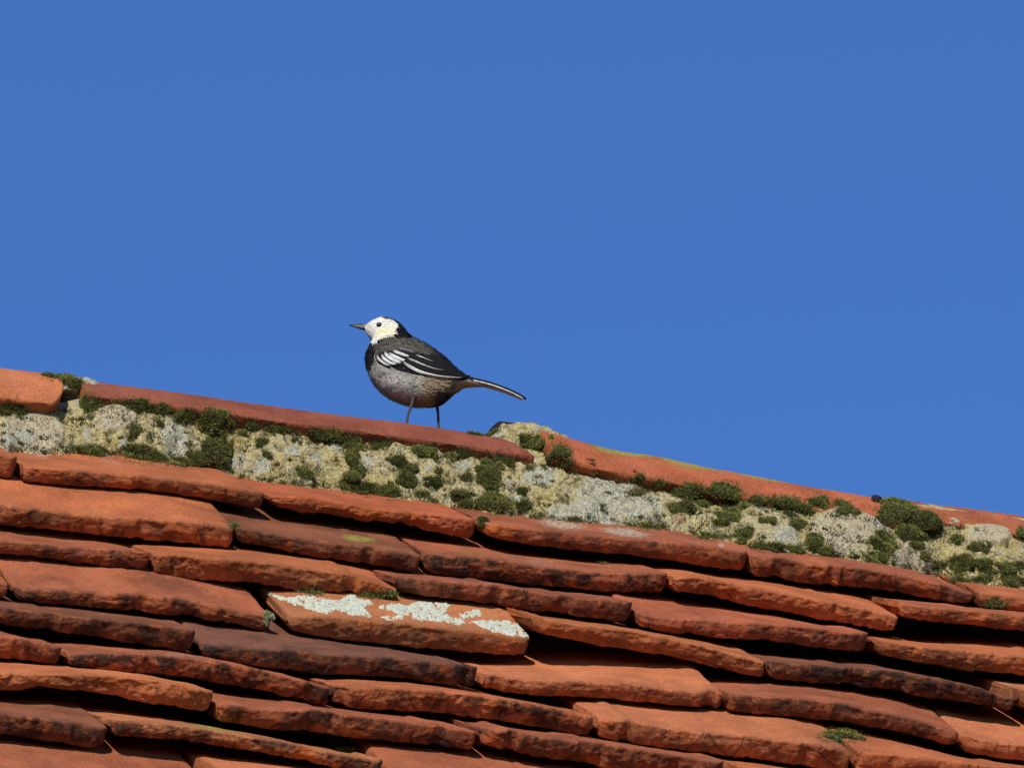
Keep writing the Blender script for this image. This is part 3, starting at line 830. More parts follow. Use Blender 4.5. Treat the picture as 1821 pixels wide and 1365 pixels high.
def shoots(V, F, Cc, P, Nn, size, rng, tip, base):
    """small pointed moss shoots standing on the points P with normals Nn"""
    m = len(P)
    r1 = rng.normal(size=(m, 3)); r1 -= (r1 * Nn).sum(1)[:, None] * Nn
    r1 /= np.linalg.norm(r1, axis=1)[:, None] + 1e-9
    dirn = Nn + 0.55 * rng.normal(size=(m, 3)) + np.array([0, 0, .25]); dirn /= np.linalg.norm(dirn, axis=1)[:, None]
    L = size * (0.6 + 0.8 * rng.rand(m))[:, None]
    w = size * 0.22
    n0 = len(V)
    r2 = np.cross(dirn, r1)
    pts = np.stack([P + r1 * w, P - r1 * w * .5 + r2 * w * .86, P - r1 * w * .5 - r2 * w * .86, P + dirn * L], 1).reshape(-1, 3)
    V.extend(pts.tolist())
    for q in range(m):
        b = n0 + q * 4
        F += [(b, b + 1, b + 3), (b + 1, b + 2, b + 3), (b + 2, b, b + 3)]
    jit = 0.6 + 0.8 * rng.rand(m, 1)
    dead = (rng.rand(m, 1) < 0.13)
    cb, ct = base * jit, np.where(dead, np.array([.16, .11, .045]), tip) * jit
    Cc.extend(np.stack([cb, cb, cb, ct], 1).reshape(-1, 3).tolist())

def moss_clump(parts, seed):
    rng = np.random.RandomState(seed)
    V, F, Cc = [], [], []
    lobes = []
    for (x, y, rx, ry) in parts:
        lobes.append((x, y, rx * .86, ry * .86, 1))
        for q in range(2 if rx < 9 else 4):
            f = rng.rand() * 6.283; sc = rng.uniform(.38, .62)
            lobes.append((x + math.cos(f) * rx * .62, y + math.sin(f) * ry * .55, rx * sc, ry * sc, 0))
    tone = rng.rand()
    tone = {949: 1.0, 866: .85, 878: .8, 1770: 1.0, 113: .9, 1563: .9, 380: .5, 551: .9, 670: .7, 1570: .7, 24: .2, 1594: .45}.get(parts[0][0], tone * .8)
    p_main, lim = None, 1
    for (x, y, rx, ry, main) in lobes:
        p, n = hit(all_bvh, x, y)
        for dy in (4, 8, 14):
            if p is None: p, n = hit(all_bvh, x, y + dy)
        if p is None: continue
        if main or p_main is None: p_main, lim = p, 1.5 * max(rx, ry) * PXM + .003
        elif np.linalg.norm(p - p_main) > lim: continue
        nn = n * 0.6 + np.array([0, -0.45, 0.5]); nn /= np.linalg.norm(nn)
        ea = np.array([1.0, 0, 0]) - nn * nn[0]; ea /= np.linalg.norm(ea)
        eb = np.cross(nn, ea)
        hx, hy = rx * PXM / 0.90, ry * PXM * 1.15
        hz = min(hx, hy) * 0.55
        dk = np.clip(tone * .6 + rng.rand() * .9 - .3, 0, 1)
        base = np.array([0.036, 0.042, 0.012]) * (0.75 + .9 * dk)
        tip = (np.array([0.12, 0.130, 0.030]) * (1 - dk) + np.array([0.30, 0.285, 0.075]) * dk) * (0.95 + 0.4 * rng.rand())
        if parts[0][0] == 478: base, tip = np.array([.16, .17, .08]), np.array([.42, .42, .24])
        nu, nv = 9, 18
        th = np.linspace(0.03, 1.75, nu)[:, None]; ph = np.linspace(0, 2 * math.pi, nv, endpoint=False)[None]
        X_ = np.sin(th) * np.cos(ph); Y_ = np.sin(th) * np.sin(ph); Z_ = np.cos(th) * np.ones_like(ph)
        dome = lambda X, Y, Z: p + ea * (X * hx)[..., None] + eb * (Y * hy)[..., None] + nn * (Z * hz)[..., None]
        Pd = dome(X_ * .93, Y_ * .93, Z_ * .9)
        wob = fbm(Pd * 130, 2, seed)[..., None]
        Pd = Pd + (Pd - p) * wob * 0.35
        n0 = len(V)
        V.extend(Pd.reshape(-1, 3).tolist())
        F.extend([tuple(i + n0 for i in f) for f in grid_faces(nu, nv, True)])
        F.append(tuple(n0 + i for i in range(nv))[::-1])
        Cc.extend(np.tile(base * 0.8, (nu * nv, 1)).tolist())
        m = int(np.clip(rx * ry * 2.0, 40, 1000))
        u = rng.rand(m); z = 1 - u * 1.12; f = rng.rand(m) * 2 * math.pi
        s = np.sqrt(np.clip(1 - z * z, 0, 1))
        Ps = dome(s * np.cos(f) * .93, s * np.sin(f) * .93, z * .9)
        Ps = Ps + (Ps - p) * fbm(Ps * 130, 2, seed)[..., None] * 0.35
        Nn = ea * (s * np.cos(f) / hx)[..., None] + eb * (s * np.sin(f) / hy)[..., None] + nn * (z / hz)[..., None]
        Nn /= np.linalg.norm(Nn, axis=1)[:, None]
        eP, eN = [], []
        for q in range(int(6 + rx * .9)):                 # shoots creeping out round the edge
            f = rng.rand() * 6.283; k_ = 1.0 + abs(rng.normal()) * .28
            hp, hn = hit(all_bvh, x + math.cos(f) * rx * k_, y + math.sin(f) * ry * k_)
            if hp is not None and np.linalg.norm(hp - p) < 0.03:
                for _ in range(4): eP.append(hp + rng.normal(size=3) * .0009); eN.append(hn)
        if eP: shoots(V, F, Cc, np.array(eP), np.array(eN), 0.0015, rng, tip, base)
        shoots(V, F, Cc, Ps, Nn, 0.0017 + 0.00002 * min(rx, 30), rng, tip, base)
    if not V: return None
    return mk('moss_cushion', V, F, MOSS, None, smooth=False, attrs=dict(tint=np.array(Cc)))

ORD = ['first', 'second', 'third', 'fourth', 'fifth', 'sixth', 'seventh', 'eighth', 'ninth', 'tenth', 'eleventh', 'twelfth', 'thirteenth', 'fourteenth', 'fifteenth', 'sixteenth', 'seventeenth', 'eighteenth', 'nineteenth', 'twentieth'] + ['twenty-' + w for w in ('first', 'second', 'third', 'fourth', 'fifth', 'sixth', 'seventh', 'eighth', 'ninth')] + ['thirtieth'] + ['thirty-' + w for w in ('first', 'second', 'third', 'fourth', 'fifth')]
TL = {418: 'tiny green moss tuft in the joint beside the dark brown second-course tile', 551: 'left of two moss tufts above the white lichen tile',
      670: 'longer moss strip above the white lichen on the crusted tile', 1770: 'bright green moss tuft on the top course at the right edge',
      1497: 'shaded moss tuft in a dark gap at the lower right', 620: 'small moss tuft on the bottom course below the middle left',
      1070: 'very small moss speck on the second course under the long top tile', 478: 'pale green moss sliver at the left end of the white lichen tile'}
info = []
for kk, parts in clumps.items():
    xs_, ys_ = [p[0] for p in parts], [p[1] for p in parts]
    x, y = sum(xs_) / len(xs_), sum(ys_) / len(ys_)
    area = sum(p[2] * p[3] for p in parts)
    lowrow = parts[0][0] in TL
    if lowrow: zone = 'tile'
    elif x < 205: zone = 'beside leftmost ridge tile'
    elif x < 960: zone = 'on mortar below the bird'
    elif x < 1555: zone = 'on mortar below rough orange ridge tile'
    else: zone = 'on mortar below rightmost ridge tile'
    size = 'tiny' if area < 110 else ('small' if area < 320 else ('broad' if area < 900 else 'big bushy'))
    info.append([x, y, area, zone, size, parts])
info.sort()
cnt = {}
for it in info:
    if it[3] != 'tile': cnt[(it[3], it[4])] = cnt.get((it[3], it[4]), 0) + 1
seen = {}
mosses = []
for s, (x, y, area, zone, size, parts) in enumerate(info):
    o = moss_clump(parts, 900 + s)
    if o is None: continue
    if zone == 'tile':
        lab = TL[parts[0][0]]
    else:
        kx = (zone, size)
        q = seen.get(kx, 0); seen[kx] = q + 1
        lab = f'{size} green moss cushion {zone}' + (f', {ORD[q]} {size} one from left' if cnt[kx] > 1 else '')
    tag(o, lab, 'moss', 'moss cushions growing on the roof')
    mosses.append(o)
# crumbs of moss and algae too small to tell apart
V, F, Cc = [], [], []
rng = np.random.RandomState(3)
for q in range(900):
    x = rng.uniform(0, 1821)
    y0, y1 = np.interp(x, *zip(*ytop)), np.interp(x, *zip(*ybot))
    y = y1 - abs(rng.normal()) * 7 if rng.rand() < 0.35 else rng.uniform(y0 + 8, y1)
    p, n = hit(all_bvh, x, y)
    if p is None: continue
    m = rng.randint(5, 34)
    sp = rng.uniform(.0012, .0050)
    Ps = p + rng.normal(size=(m, 3)) * sp * np.array([1.6, .8, .8]) * 0.6
    dk = rng.rand()
    shoots(V, F, Cc, Ps, np.tile(n, (m, 1)), 0.0021, rng, np.array([.10, .115, .03]) * (1 + dk * .8), np.array([.035, .042, .012]))
o = mk('moss_specks', V, F, MOSS, None, smooth=False, attrs=dict(tint=np.array(Cc)))
tag(o, 'fine specks of green moss scattered over the pale mortar', 'moss', kind='stuff')

# ------------------------------------------------------------------ the wagtail
def cat(pts, t):
    """Catmull-Rom through pts at parameters t in [0, n-1]"""
    pts = np.asarray(pts, float)
    n = len(pts)
    i = np.clip(np.floor(t).astype(int), 0, n - 2)
    f = (t - i)[:, None]
    g = lambda k: pts[np.clip(k, 0, n - 1)]
    p0, p1, p2, p3 = g(i - 1), g(i), g(i + 1), g(i + 2)
    p0 = np.where((i == 0)[:, None], 2 * p1 - p2, p0); p3 = np.where((i == n - 2)[:, None], 2 * p2 - p1, p3)
    return 0.5 * ((2 * p1) + (-p0 + p2) * f + (2 * p0 - 5 * p1 + 4 * p2 - p3) * f ** 2 + (-p0 + 3 * p1 - 3 * p2 + p3) * f ** 3)
BX0, BY0 = 752.0, 756.0
foot_w = on_plane(BX0, BY0 + 3, np.array([0, 0.0, 0]), np.array([0, 1.0, 0]))
bird = empty('wagtail', foot_w, 'black, white and grey wagtail standing on the dark red ridge tile', 'bird')
ax_x = rgt.copy()                                       # towards the tail
ax_y = np.array([math.sin(PSI), math.cos(PSI), 0.0])    # away from the viewer
ax_z = np.array([0, 0, 1.0])
def z1(p):                                              # a point traced on the enlarged bird -> metres in the bird's own plane
    px, py = 590 + p[0] / 4.792, 530 + p[1] / 4.792
    return np.array([(px - BX0) * PXM, -(py - (BY0 + 3)) * PXM / math.cos(PHI)])
TAN = math.tan(PHI)
def bw(P):                                              # (x, y, z) of the bird -> world; near side leans with the view
    P = np.asarray(P, float)
    return foot_w + P[..., 0:1] * ax_x + P[..., 1:2] * ax_y + (P[..., 2:3]) * ax_z
ST = [((284, 240), (278, 272), 2.2), ((306, 217), (292, 303), 4.6), ((345, 192), (316, 338), 7.2), ((430, 165), (342, 378), 9.4), ((520, 180), (330, 402), 10.6), ((592, 225), (302, 432), 12.0), ((650, 296), (286, 478), 14.0), ((700, 346), (283, 535), 16.2),
      ((775, 381), (298, 625), 18.6), ((860, 430), (352, 735), 20.6), ((935, 480), (465, 838), 21.6), ((1000, 533), (625, 905), 21.0), ((1060, 592), (775, 921), 18.6),
      ((1105, 632), (905, 893), 15.0), ((1142, 660), (985, 832), 11.5), ((1180, 678), (1050, 775), 8.6), ((1240, 702), (1170, 757), 5.4), ((1360, 742), (1345, 757), 1.2)]
nst, nar = 170, 120
tt = np.linspace(0, len(ST) - 1, nst)
top = cat([z1(s[0]) for s in ST], tt); bot = cat([z1(s[1]) for s in ST], tt)
wid = cat([[s[2] * 0.001] for s in ST], tt)[:, 0]
ang = np.linspace(0, 2 * np.pi, nar, endpoint=False)
cc, e = (top + bot) / 2, (top - bot) / 2
hl = np.linalg.norm(e, axis=1)
e = e * np.sqrt(np.clip(1 - (wid * TAN / hl) ** 2 * np.abs(e[:, 1]) / hl, .5, 1))[:, None]
Bm = np.zeros((nst, nar, 3))
ca, sa = np.cos(ang), np.sin(ang)
sup = 1.0 + 0.05 * np.sin(2 * ang) ** 2
Bm[..., 0] = cc[:, 0:1] + e[:, 0:1] * ca * sup
Bm[..., 2] = cc[:, 1:2] + e[:, 1:2] * ca * sup
Bm[..., 1] = wid[:, None] * sa * sup
nz = 0.0004 * fbm(Bm * np.array([160, 260, 260]), 3, 50) + 0.0005 * fbm(Bm * 90, 2, 52)
cen = np.stack([cc[:, 0], np.zeros(nst), cc[:, 1]], -1)[:, None]
dirv = Bm - cen; dirv /= np.linalg.norm(dirv, axis=2)[..., None] + 1e-9
Bm = Bm + dirv * nz[..., None]
# plumage colours with some rear shade painted in, in enlarged-photograph coordinates of the side view (both sides alike)
ZX = (Bm[..., 0] / PXM + BX0 - 590) * 4.792
ZY = (-(Bm[..., 2] + np.abs(Bm[..., 1]) * TAN) * math.cos(PHI) / PXM + BY0 + 3 - 530) * 4.792
J = np.stack([ZX * .02, ZY * .03, np.zeros_like(ZX)], -1)
jx, jy = ZX + 16 * fbm(J, 3, 61), ZY + 16 * fbm(J, 3, 62)
col = np.zeros(Bm.shape)
col[:] = (0.30, 0.295, 0.255)                                               # grey underparts
def paint(w, c):
    global col
    w = np.clip(w, 0, 1)[..., None]
    col = col * (1 - w) + np.array(c) * w
def ell(cx, cy, rx, ry, soft=0.5):
    return sstep(1 + soft, 1 - soft, np.sqrt(((jx - cx) / rx) ** 2 + ((jy - cy) / ry) ** 2))
paint(0.55 * ell(520, 700, 130, 45), (0.60, 0.58, 0.50)); paint(0.5 * ell(590, 790, 110, 50), (0.56, 0.54, 0.46))
paint(0.8 * ell(770, 795, 55, 40), (0.66, 0.62, 0.46)); paint(0.6 * ell(740, 690, 30, 40), (0.6, 0.58, 0.5))
paint(0.75 * sstep(0, 60, ZY - np.interp(ZX, [280, 450, 640, 920], [560, 770, 850, 850])), (0.21, 0.21, 0.195))
paint(sstep(700, 830, jx) * sstep(640, 690, jy) * 0.8, (0.30, 0.215, 0.115))  # brown flank, partly shade under the wing put into the colour
paint(sstep(1000, 1080, jx), (0.42, 0.35, 0.29))
paint(ell(930, 860, 80, 55, .3), (0.06, 0.055, 0.055))  # dark thigh patch: shade of the body painted into the plumage
# mantle: slaty, darker towards the rump
upl = np.interp(ZX, [280, 380, 480, 620, 760, 900, 1100, 1400], [500, 520, 560, 600, 640, 670, 690, 735])
paint(sstep(10, -14, jy - upl), (0.072, 0.065, 0.053))
paint(0.6 * ell(620, 390, 160, 38), (0.105, 0.098, 0.078)); paint(0.6 * ell(430, 420, 60, 50), (0.085, 0.082, 0.072))
paint(sstep(-60, 60, jx - 880 - (ZY - 480) * .3) * sstep(10, -10, jy - upl), (0.014, 0.013, 0.014))
# bib: black shawl down the breast
paint(sstep(1.15, 0.85, np.hypot((jx - 300) / 75, (jy - 490) / 110)), (0.020, 0.020, 0.022))
paint(sstep(8, -8, jx - np.interp(ZY, [380, 450, 560, 640], [350, 330, 312, 290])) * sstep(380, 400, jy) * sstep(660, 600, jy), (0.016, 0.016, 0.02))
# black cap and nape
paint(inside([(390, 120), (700, 120), (690, 345), (600, 330), (520, 322), (440, 340), (380, 385), (330, 420), (320, 380), (440, 320), (540, 300), (540, 180)], jx, jy).astype(float), (0.010, 0.010, 0.012))
face = inside([(240, 300), (240, 200), (340, 150), (420, 160), (445, 172), (520, 192), (562, 222), (568, 252), (546, 262), (552, 290), (520, 312), (462, 324), (448, 338), (405, 347), (368, 372), (346, 388), (300, 345)], jx * .6 + ZX * .4, jy * .6 + ZY * .4)
hw = np.zeros(ZX.shape); hw[face] = 1
hw[tt > 6.5] = 0
paint(hw, (0.68, 0.66, 0.57))
paint(hw * 0.55 * ell(440, 285, 75, 45, .8), (0.70, 0.63, 0.27)); paint(hw * 0.3 * ell(525, 270, 50, 50, .8), (0.72, 0.66, 0.34))
paint(hw * 0.5 * ell(345, 265, 30, 40, .6), (0.58, 0.57, 0.52)); paint(hw * 0.65 * ell(404, 232, 36, 34, .3), (0.66, 0.64, 0.58))
V = bw(Bm.reshape(-1, 3))
F = grid_faces(nst, nar, True) + [tuple(range(nar))[::-1], tuple((nst - 1) * nar + j for j in range(nar))]
body = mk('body', V, F, PLUME, bird, attrs=dict(tint=col.reshape(-1, 3)))
# loose contour feathers that soften the outline
rngb = np.random.RandomState(12)
V2, F2, C2 = [], [], []
tang = np.gradient(Bm, axis=0); tang /= np.linalg.norm(tang, axis=2)[..., None] + 1e-9
for q in range(9000):
    i, j = rngb.randint(8, nst - 24), rngb.randint(nar)
    hd = 0.45 if tt[i] < 5.5 else 1.0
    P_, t_, n_ = Bm[i, j], tang[i, j], dirv[i, j]
    L_ = (0.0022 + 0.0022 * rngb.rand()) * hd
    d_ = t_ + n_ * (0.10 + 0.14 * rngb.rand()) + rngb.normal(size=3) * .10
    d_ /= np.linalg.norm(d_); w_ = np.cross(d_, n_); w_ /= np.linalg.norm(w_) + 1e-9
    w_ = w_ * (0.00035 + 0.0004 * rngb.rand()) * hd
    b0 = len(V2); P_ = P_ - n_ * .0002
    V2 += [P_ - w_ * .6, P_ + w_ * .6, P_ + d_ * L_ * .6 + w_, P_ + d_ * L_, P_ + d_ * L_ * .6 - w_]
    F2 += [(b0, b0 + 1, b0 + 2, b0 + 4), (b0 + 4, b0 + 2, b0 + 3)]
    C2 += [col[i, j] * (0.9 + .2 * rngb.rand())] * 5
cfo = mk('contour_feathers', bw(np.array(V2)), F2, PLUME, bird, smooth=False, attrs=dict(tint=np.array(C2)))
cfo['kind'] = 'stuff'
local_bvh = BVHTree.FromPolygons([Vector(v) for v in Bm.reshape(-1, 3)], F)
def side(x, z):
    r = local_bvh.ray_cast(Vector((x, -0.2, z)), Vector((0, 1, 0)))
    return r[0][1] if r[0] is not None else None

# wings: one smooth shell fitted to the flank, with pale-edged feathers laid over it
def zc(p): return (p[0] / 8.273 * 4.792 + (640 - 590) * 4.792, p[1] / 8.273 * 4.792 + (590 - 530) * 4.792)
wing_poly = [(372, 520), (384, 478), (420, 455), (500, 432), (600, 412), (720, 415), (830, 452), (930, 508), (1030, 582), (1120, 648), (1165, 678), (1120, 694), (1000, 692), (900, 682), (800, 664), (720, 640), (640, 612), (560, 600), (470, 592), (400, 560)]
wp_ = np.array([z1(p) for p in wing_poly])
smp = []
for gx in np.linspace(360, 1050, 28):
    for gy in np.linspace(420, 690, 14):
        if inside(wing_poly, np.array(gx), np.array(gy)):
            q = z1((gx, gy)); y = -.015; zq = q[1]
            for _ in range(6):
                zq = q[1] + (y if y is not None else -.012) * TAN
                y = side(q[0], zq)
            if y is not None: smp.append((q[0], zq, y))
for (gx, gy), y in (((1160, 680), -.008), ((1100, 660), -.0105), ((1120, 690), -.011), ((1050, 600), -.011), ((1040, 690), -.0135)):
    q = z1((gx, gy)); smp.append((q[0], q[1] + y * TAN, y))
smp = np.array(smp)
def basis(x, z):
    x, z = np.asarray(x) * 20, np.asarray(z) * 20
    return np.stack([np.ones_like(x), x, z, x * x, x * z, z * z, x ** 3, x * x * z, x * z * z, z ** 3], -1)
cf = np.linalg.lstsq(basis(smp[:, 0], smp[:, 1]), smp[:, 2], rcond=None)[0]
def wing_y(x, z): return basis(x, z) @ cf
def wing_z(x, zi):
    z = zi - 0.006
    for _ in range(8): z = 0.5 * z + 0.5 * (zi + np.clip(wing_y(x, z), -.03, 0) * TAN)
    return z
def flat_mesh(poly, off, thick, side_s, res=0.0009):
    """closed curved sheet filling a side-view outline, lying on the wing surface"""
    P = np.array([z1(p) for p in poly])
    lo, hi = P.min(0), P.max(0)
    nx = int((hi[0] - lo[0]) / res) + 1
    xs2 = np.linspace(lo[0], hi[0], nx)
    nyv = 24
    V, n = [], len(P)
    rows = []
    for x in xs2[1:-1]:
        zz = []
        for i in range(n):
            (x0, z0), (x1, z1_) = P[i], P[(i + 1) % n]
            if (x0 > x) != (x1 > x): zz.append(z0 + (x - x0) / (x1 - x0) * (z1_ - z0))
        rows.append((x, min(zz), max(zz)))
    out, inn = [], []
    for x, z0, z1_ in rows:
        zl = wing_z(np.full(nyv, x), np.linspace(z0, z1_, nyv))
        edge = np.minimum(np.linspace(0, 1, nyv), np.linspace(1, 0, nyv))
        y = wing_y(np.full(nyv, x), zl) - off * sstep(0, .16, edge)
        out.append(np.stack([np.full(nyv, x), y, zl], -1))
        inn.append(np.stack([np.full(nyv, x), y + thick, zl], -1))
    O, I = np.array(out), np.array(inn)
    m = len(rows)
    V = np.concatenate([O.reshape(-1, 3), I.reshape(-1, 3)])
    V[:, 1] *= side_s
    G = grid_faces(m, nyv); k0 = m * nyv
    F = list(G) + [tuple(k0 + i for i in f[::-1]) for f in G]
    rim = [i * nyv for i in range(m)]; rim2 = [i * nyv + nyv - 1 for i in range(m)]
    for r, fl in ((rim, 1), (rim2, 0)):
        for a, b in zip(r[:-1], r[1:]): F.append((a, b, b + k0, a + k0) if fl else (b, a, a + k0, b + k0))
    return V, F
FEATH = [ # points on the third enlargement, half-width start/end, colour, height over wing
 ([(500, 520), (600, 556), (720, 585), (840, 622), (1000, 652)], 24, 12, 'b', .0006), ([(770, 300), (900, 350), (1050, 420), (1250, 520), (1440, 640)], 48, 20, 'b', .0005),
 ([(690, 440), (830, 510), (1000, 570), (1200, 610), (1420, 660)], 40, 18, 'b', .0006), ([(850, 380), (960, 430), (1150, 520), (1350, 620)], 40, 16, 'b', .0008),
 ([(640, 455), (760, 535), (900, 600), (1080, 648), (1250, 673), (1500, 688)], 26, 10, 'w', .0016), ([(700, 400), (820, 445), (950, 503), (1100, 555), (1240, 578)], 17, 4, 'w', .0015),
 ([(820, 350), (920, 387), (1000, 420), (1085, 450)], 13, 3, 'w', .0014), ([(490, 290), (600, 332), (725, 374)], 22, 17, 'w', .0017), ([(560, 248), (680, 280), (810, 322)], 11, 7, 'g', .0015),
 ([(425, 330), (540, 388), (665, 436)], 31, 20, 'w', .0017), ([(370, 308), (405, 370), (500, 428), (612, 472)], 24, 19, 'w', .0020), ([(320, 350), (362, 412), (450, 468), (545, 492)], 21, 17, 'w', .0022),
 ([(255, 358), (285, 420), (360, 478), (445, 514)], 18, 13, 'w', .0023), ([(232, 330), (220, 395), (240, 450)], 5, 4, 'w', .0018), ([(840, 345), (930, 330), (965, 350)], 3, 2, 'g', .0020)]
FCOL = dict(b=(0.013, 0.012, 0.013), w=(0.74, 0.73, 0.67), g=(0.40, 0.40, 0.38))
for s in (1, -1):
    V, F = flat_mesh(wing_poly, 0.0016, 0.003, s)
    zx = (V[:, 0] / PXM + BX0 - 590) * 4.792; zy = (-(V[:, 2] + np.abs(V[:, 1]) * TAN) * math.cos(PHI) / PXM + BY0 + 3 - 530) * 4.792
    jn = 14 * fbm(np.stack([zx * .03, zy * .05, zx * 0], -1), 2, 8)
    cl = np.tile(np.array([0.012, 0.011, 0.012]), (len(V), 1))
    gm = sstep(14, -14, zy + jn - np.interp(zx, [370, 450, 560, 700, 800, 900], [465, 455, 440, 455, 480, 470])) * sstep(900, 800, zx)
    cl = cl * (1 - gm[:, None]) + np.array([0.075, 0.067, 0.053]) * gm[:, None]
    if s < 0: F = [f[::-1] for f in F]
    wing = mk('wing', bw(V), F, PLUME, bird, attrs=dict(tint=cl))
    for pts, w0, w1, ck, hh in FEATH:
        zp = np.array([z1(zc(p)) for p in pts])
        t = np.linspace(0, len(zp) - 1, 26)
        ln = cat(zp, t)
        tg = np.gradient(ln, axis=0); tg /= np.linalg.norm(tg, axis=1)[:, None]
        nr = np.stack([-tg[:, 1], tg[:, 0]], -1)
        u = t / t[-1]
        sc = PXM / 8.273
        hw_ = (w0 + (w1 - w0) * u) * sc * np.sqrt(np.clip(1 - (2 * u - 1) ** 6, 0.02, 1))
        nw = 7
        X = np.linspace(-1, 1, nw)
        Pp = ln[:, None] + nr[:, None] * (X[None, :] * hw_[:, None])[..., None]
        Pp[..., 1] = wing_z(Pp[..., 0], Pp[..., 1])
        y = wing_y(Pp[..., 0], Pp[..., 1]) - hh - 0.0009 * (1 - X[None] ** 2)
        O = np.stack([Pp[..., 0], y, Pp[..., 1]], -1); I = O + np.array([0, .0014, 0])
        V = np.concatenate([O.reshape(-1, 3), I.reshape(-1, 3)]); V[:, 1] *= s
        G = grid_faces(26, nw); k0 = 26 * nw
        F = list(G) + [tuple(k0 + i for i in f[::-1]) for f in G]
        for r in ([i * nw for i in range(26)], [i * nw + nw - 1 for i in range(26)][::-1]):
            for a, b in zip(r[:-1], r[1:]): F.append((b, a, a + k0, b + k0))
        if s > 0: pass
        else: F = [f[::-1] for f in F]
        fc = np.tile(np.array(FCOL[ck]), (len(V), 1))
        if ck != 'b':                                       # pale feathers fade to grey at the root and along the inner vane
            uu = np.tile(np.repeat(u, nw), 2); xx = np.tile(np.tile(X, 26), 2)
            fr_ = fbm(np.stack([uu * 14, xx * 1.2 + hh * 9000, uu * 0], -1), 2, 5)
            k_ = np.clip(0.55 * sstep(.35, 0, uu) + 0.75 * sstep(.45, 1.0, xx + .5 * fr_) + .25 * sstep(.1, .6, fr_), 0, .9)[:, None]
            fc = fc * (1 - k_) + np.array([.06, .056, .05]) * k_
        mk('feather', bw(V), F, PLUME, wing, attrs=dict(tint=fc))

def tube(pts, rad, nseg=12, per=6):
    """smooth tapered tube along local points"""
    pts = np.array(pts, float)
    t = np.linspace(0, len(pts) - 1, (len(pts) - 1) * per + 1)
    ln = cat(pts, t); rr = np.interp(t, range(len(rad)), rad)
    tg = np.gradient(ln, axis=0); tg /= np.linalg.norm(tg, axis=1)[:, None]
    ref = np.array([0, 1.0, 0.02])
    n1 = np.cross(tg, ref); n1 /= np.linalg.norm(n1, axis=1)[:, None]
    n2 = np.cross(tg, n1)
    a = np.linspace(0, 2 * np.pi, nseg, endpoint=False)
    P = ln[:, None] + rr[:, None, None] * (n1[:, None] * np.cos(a)[None, :, None] + n2[:, None] * np.sin(a)[None, :, None])
    V = P.reshape(-1, 3); m = len(ln)
    F = grid_faces(m, nseg, True) + [tuple(range(nseg))[::-1], tuple((m - 1) * nseg + j for j in range(nseg))]
    return V, [f[::-1] for f in F]

# tail: long dark middle feathers over white outer ones
tail = None
TF = [('b', 0.000, 1.0, 0), ('b', 0.0018, 1.0, .0004), ('b', -0.0018, 1.0, .0004), ('b', 0.0034, .985, .0008), ('b', -0.0034, .985, .0008), ('w', -0.0046, .90, .0013), ('w', 0.0042, .88, .0010)]
for ck, yo, ln_, dz_ in TF:
    base = np.array([z1(p) for p in [(1085, 655), (1200, 690), (1350, 727), (1500, 780), (1600, 826), (1655, 856)]])
    t = np.linspace(0, 5 * ln_, 40)
    L = cat(base, t); u = np.linspace(0, 1, 40)
    nw = 7; X = np.linspace(-1, 1, nw)
    hw_ = 0.0018 * np.clip(np.sqrt(np.clip((1 - u) / .45, 0.01, 1)), 0, 1)
    yy = yo * (0.85 - 0.35 * u)[:, None] + X[None] * hw_[:, None]
    tilt = 0.14 if ck == 'w' else 0.08
    zz = L[:, 1:2] - dz_ - np.abs(yy) * tilt - 0.0012 * u[:, None] * 0 + (0.0008 if ck == 'b' else -.0002)
    O = np.stack([np.repeat(L[:, 0:1], nw, 1), yy, zz], -1); I = O - np.array([0, 0, .0006 if ck == 'b' else .0010])
    V = np.concatenate([O.reshape(-1, 3), I.reshape(-1, 3)]); G = grid_faces(40, nw); k0 = 40 * nw
    F = list(G) + [tuple(k0 + i for i in f[::-1]) for f in G]
    for r in ([i * nw for i in range(40)], [i * nw + nw - 1 for i in range(40)][::-1]):
        for a, b in zip(r[:-1], r[1:]): F.append((b, a, a + k0, b + k0))
    cl = np.tile(np.array(FCOL[ck]), (len(V), 1)) * (1 - (.35 if ck == 'w' else 0) * np.tile(np.repeat(u, nw), 2)[:, None])
    ob = mk('tail' if tail is None else 'feather', bw(V), F, PLUME, bird if tail is None else tail, attrs=dict(tint=cl))
    if tail is None: tail = ob

# beak
BEAK = NB('beak_horn'); BEAK.done(BEAK.attr('tint'), 0.5, None, 0.25); BEAK = BEAK.m
def beak(pts, rad, flat, name, pale):
    V, F = tube(pts, rad, 48, 10)
    V = np.array(V); V[:, 1] *= flat
    zx = (V[:, 0] / PXM + BX0 - 590) * 4.792; zy = (-V[:, 2] * math.cos(PHI) / PXM + BY0 + 3 - 530) * 4.792
    cl = np.tile(np.array([.020, .019, .021]), (len(V), 1))
    if pale:
        m = sstep(5.5, 1.5, np.abs(zy - np.interp(zx, [180, 300], [237, 252]))) * sstep(172, 190, zx)  # sun glint along the upper beak, painted into the colour
        cl = cl * (1 - m[:, None]) + np.array([.6, .57, .48]) * m[:, None]
        m = sstep(255, 290, zx)[:, None] * .6
        cl = cl * (1 - m) + np.array([.34, .27, .15]) * m
    mk(name, bw(V), F, BEAK, bird, attrs=dict(tint=cl))
def z3(x, y, d=0.0):
    q = z1((x, y)); return (q[0], d, q[1] + d * TAN)
beak([z3(325, 246), z3(270, 240), z3(200, 232), z3(139, 230)], [.0023, .00165, .0010, .00022], 1.15, 'upper_beak', True)
beak([z3(320, 264), z3(265, 260), z3(205, 246), z3(152, 236)], [.0018, .0012, .0007, .0002], 1.15, 'lower_beak', False)

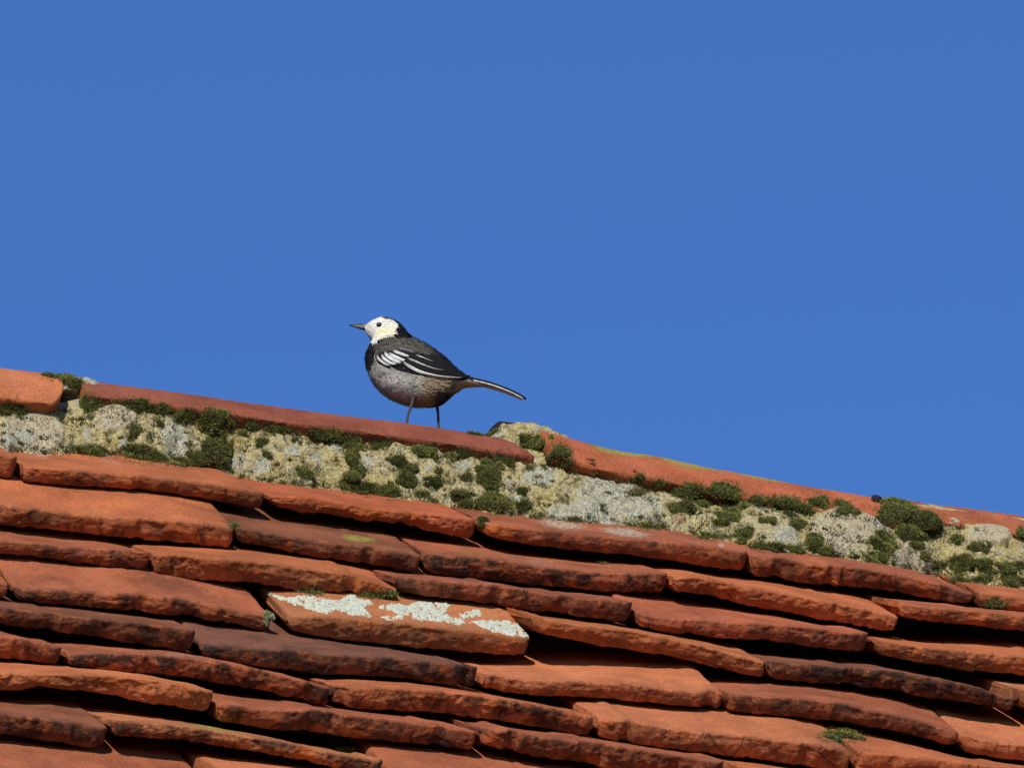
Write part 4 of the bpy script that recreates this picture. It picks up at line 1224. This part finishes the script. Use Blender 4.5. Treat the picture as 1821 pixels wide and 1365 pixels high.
# eyes
EYE = NB('eye_gloss'); EYE.done((0.006, 0.004, 0.003), 0.16, None, 0.7); EYE = EYE.m
q = z1((403, 227)); ye = -.008
for _ in range(6): ye = side(q[0], q[1] + ye * TAN)
q = (q[0], q[1] + ye * TAN)
for s in (1, -1):
    nu, nv = 14, 22; r = .0024
    th = np.linspace(0.02, math.pi - .02, nu)[:, None]; ph = np.linspace(0, 2 * np.pi, nv, endpoint=False)[None]
    P = np.stack([q[0] + r * np.sin(th) * np.cos(ph), (ye + .0009) * s + r * np.cos(th) * np.ones_like(ph), q[1] + r * np.sin(th) * np.sin(ph)], -1)
    F = grid_faces(nu, nv, True) + [tuple(range(nv))[::-1], tuple((nu - 1) * nv + j for j in range(nv))]
    mk('eye', bw(P.reshape(-1, 3)), F, EYE, bird)

# legs, toes gripping the ridge tile
LEG = simple_material('leg_scale', (0.030, 0.022, 0.018), (0.075, 0.055, 0.042), 900, .0004, .55, .3)
ridge_bvh = bvh_of(ridges)
def ground_at(P):
    w = bw(np.array(P))
    r = ridge_bvh.ray_cast(Vector((w[0], w[1], w[2] + .2)), Vector((0, 0, -1)))
    return (r[0].z - foot_w[2]) if r[0] is not None else 0.0
for (pts, rad, d) in (([(735, 790), (705, 835), (690, 880), (672, 935), (650, 1000), (630, 1072)], [.0034, .0026, .0017, .0012, .00095, .00105], -.010),
                      ([(880, 760), (930, 838), (908, 892), (897, 925), (905, 1000), (912, 1098)], [.0060, .0062, .0035, .0014, .0011, .0012], .009)):
    L = [z3(x, y, d) for x, y in pts]
    gz_ = ground_at(L[-1])
    L[-1] = (L[-1][0], d, gz_ + .0012)
    V, F = tube(L, rad, 12, 8)
    tintv = None
    leg = mk('leg', bw(V), F, LEG, bird)
    x0 = L[-1][0]
    for dx, dy, ln_ in ((-1, -.45, .0105), (-1, 0, .013), (-1, .45, .0105), (1, .05, .011)):
        tp = []
        for f_, h_ in ((0, .0012), (.35, .0016), (.7, .0011), (1.0, .0007), (1.25, .0002)):
            X, Y = x0 + dx * ln_ * f_, d + dy * ln_ * f_
            tp.append((X, Y, ground_at((X, Y, .0)) + h_))
        V, F = tube(tp, [.0011, .0010, .0008, .0006, .00015], 8, 4)
        mk('toe', bw(V), F, LEG, leg)
print('objects', len(bpy.data.objects))
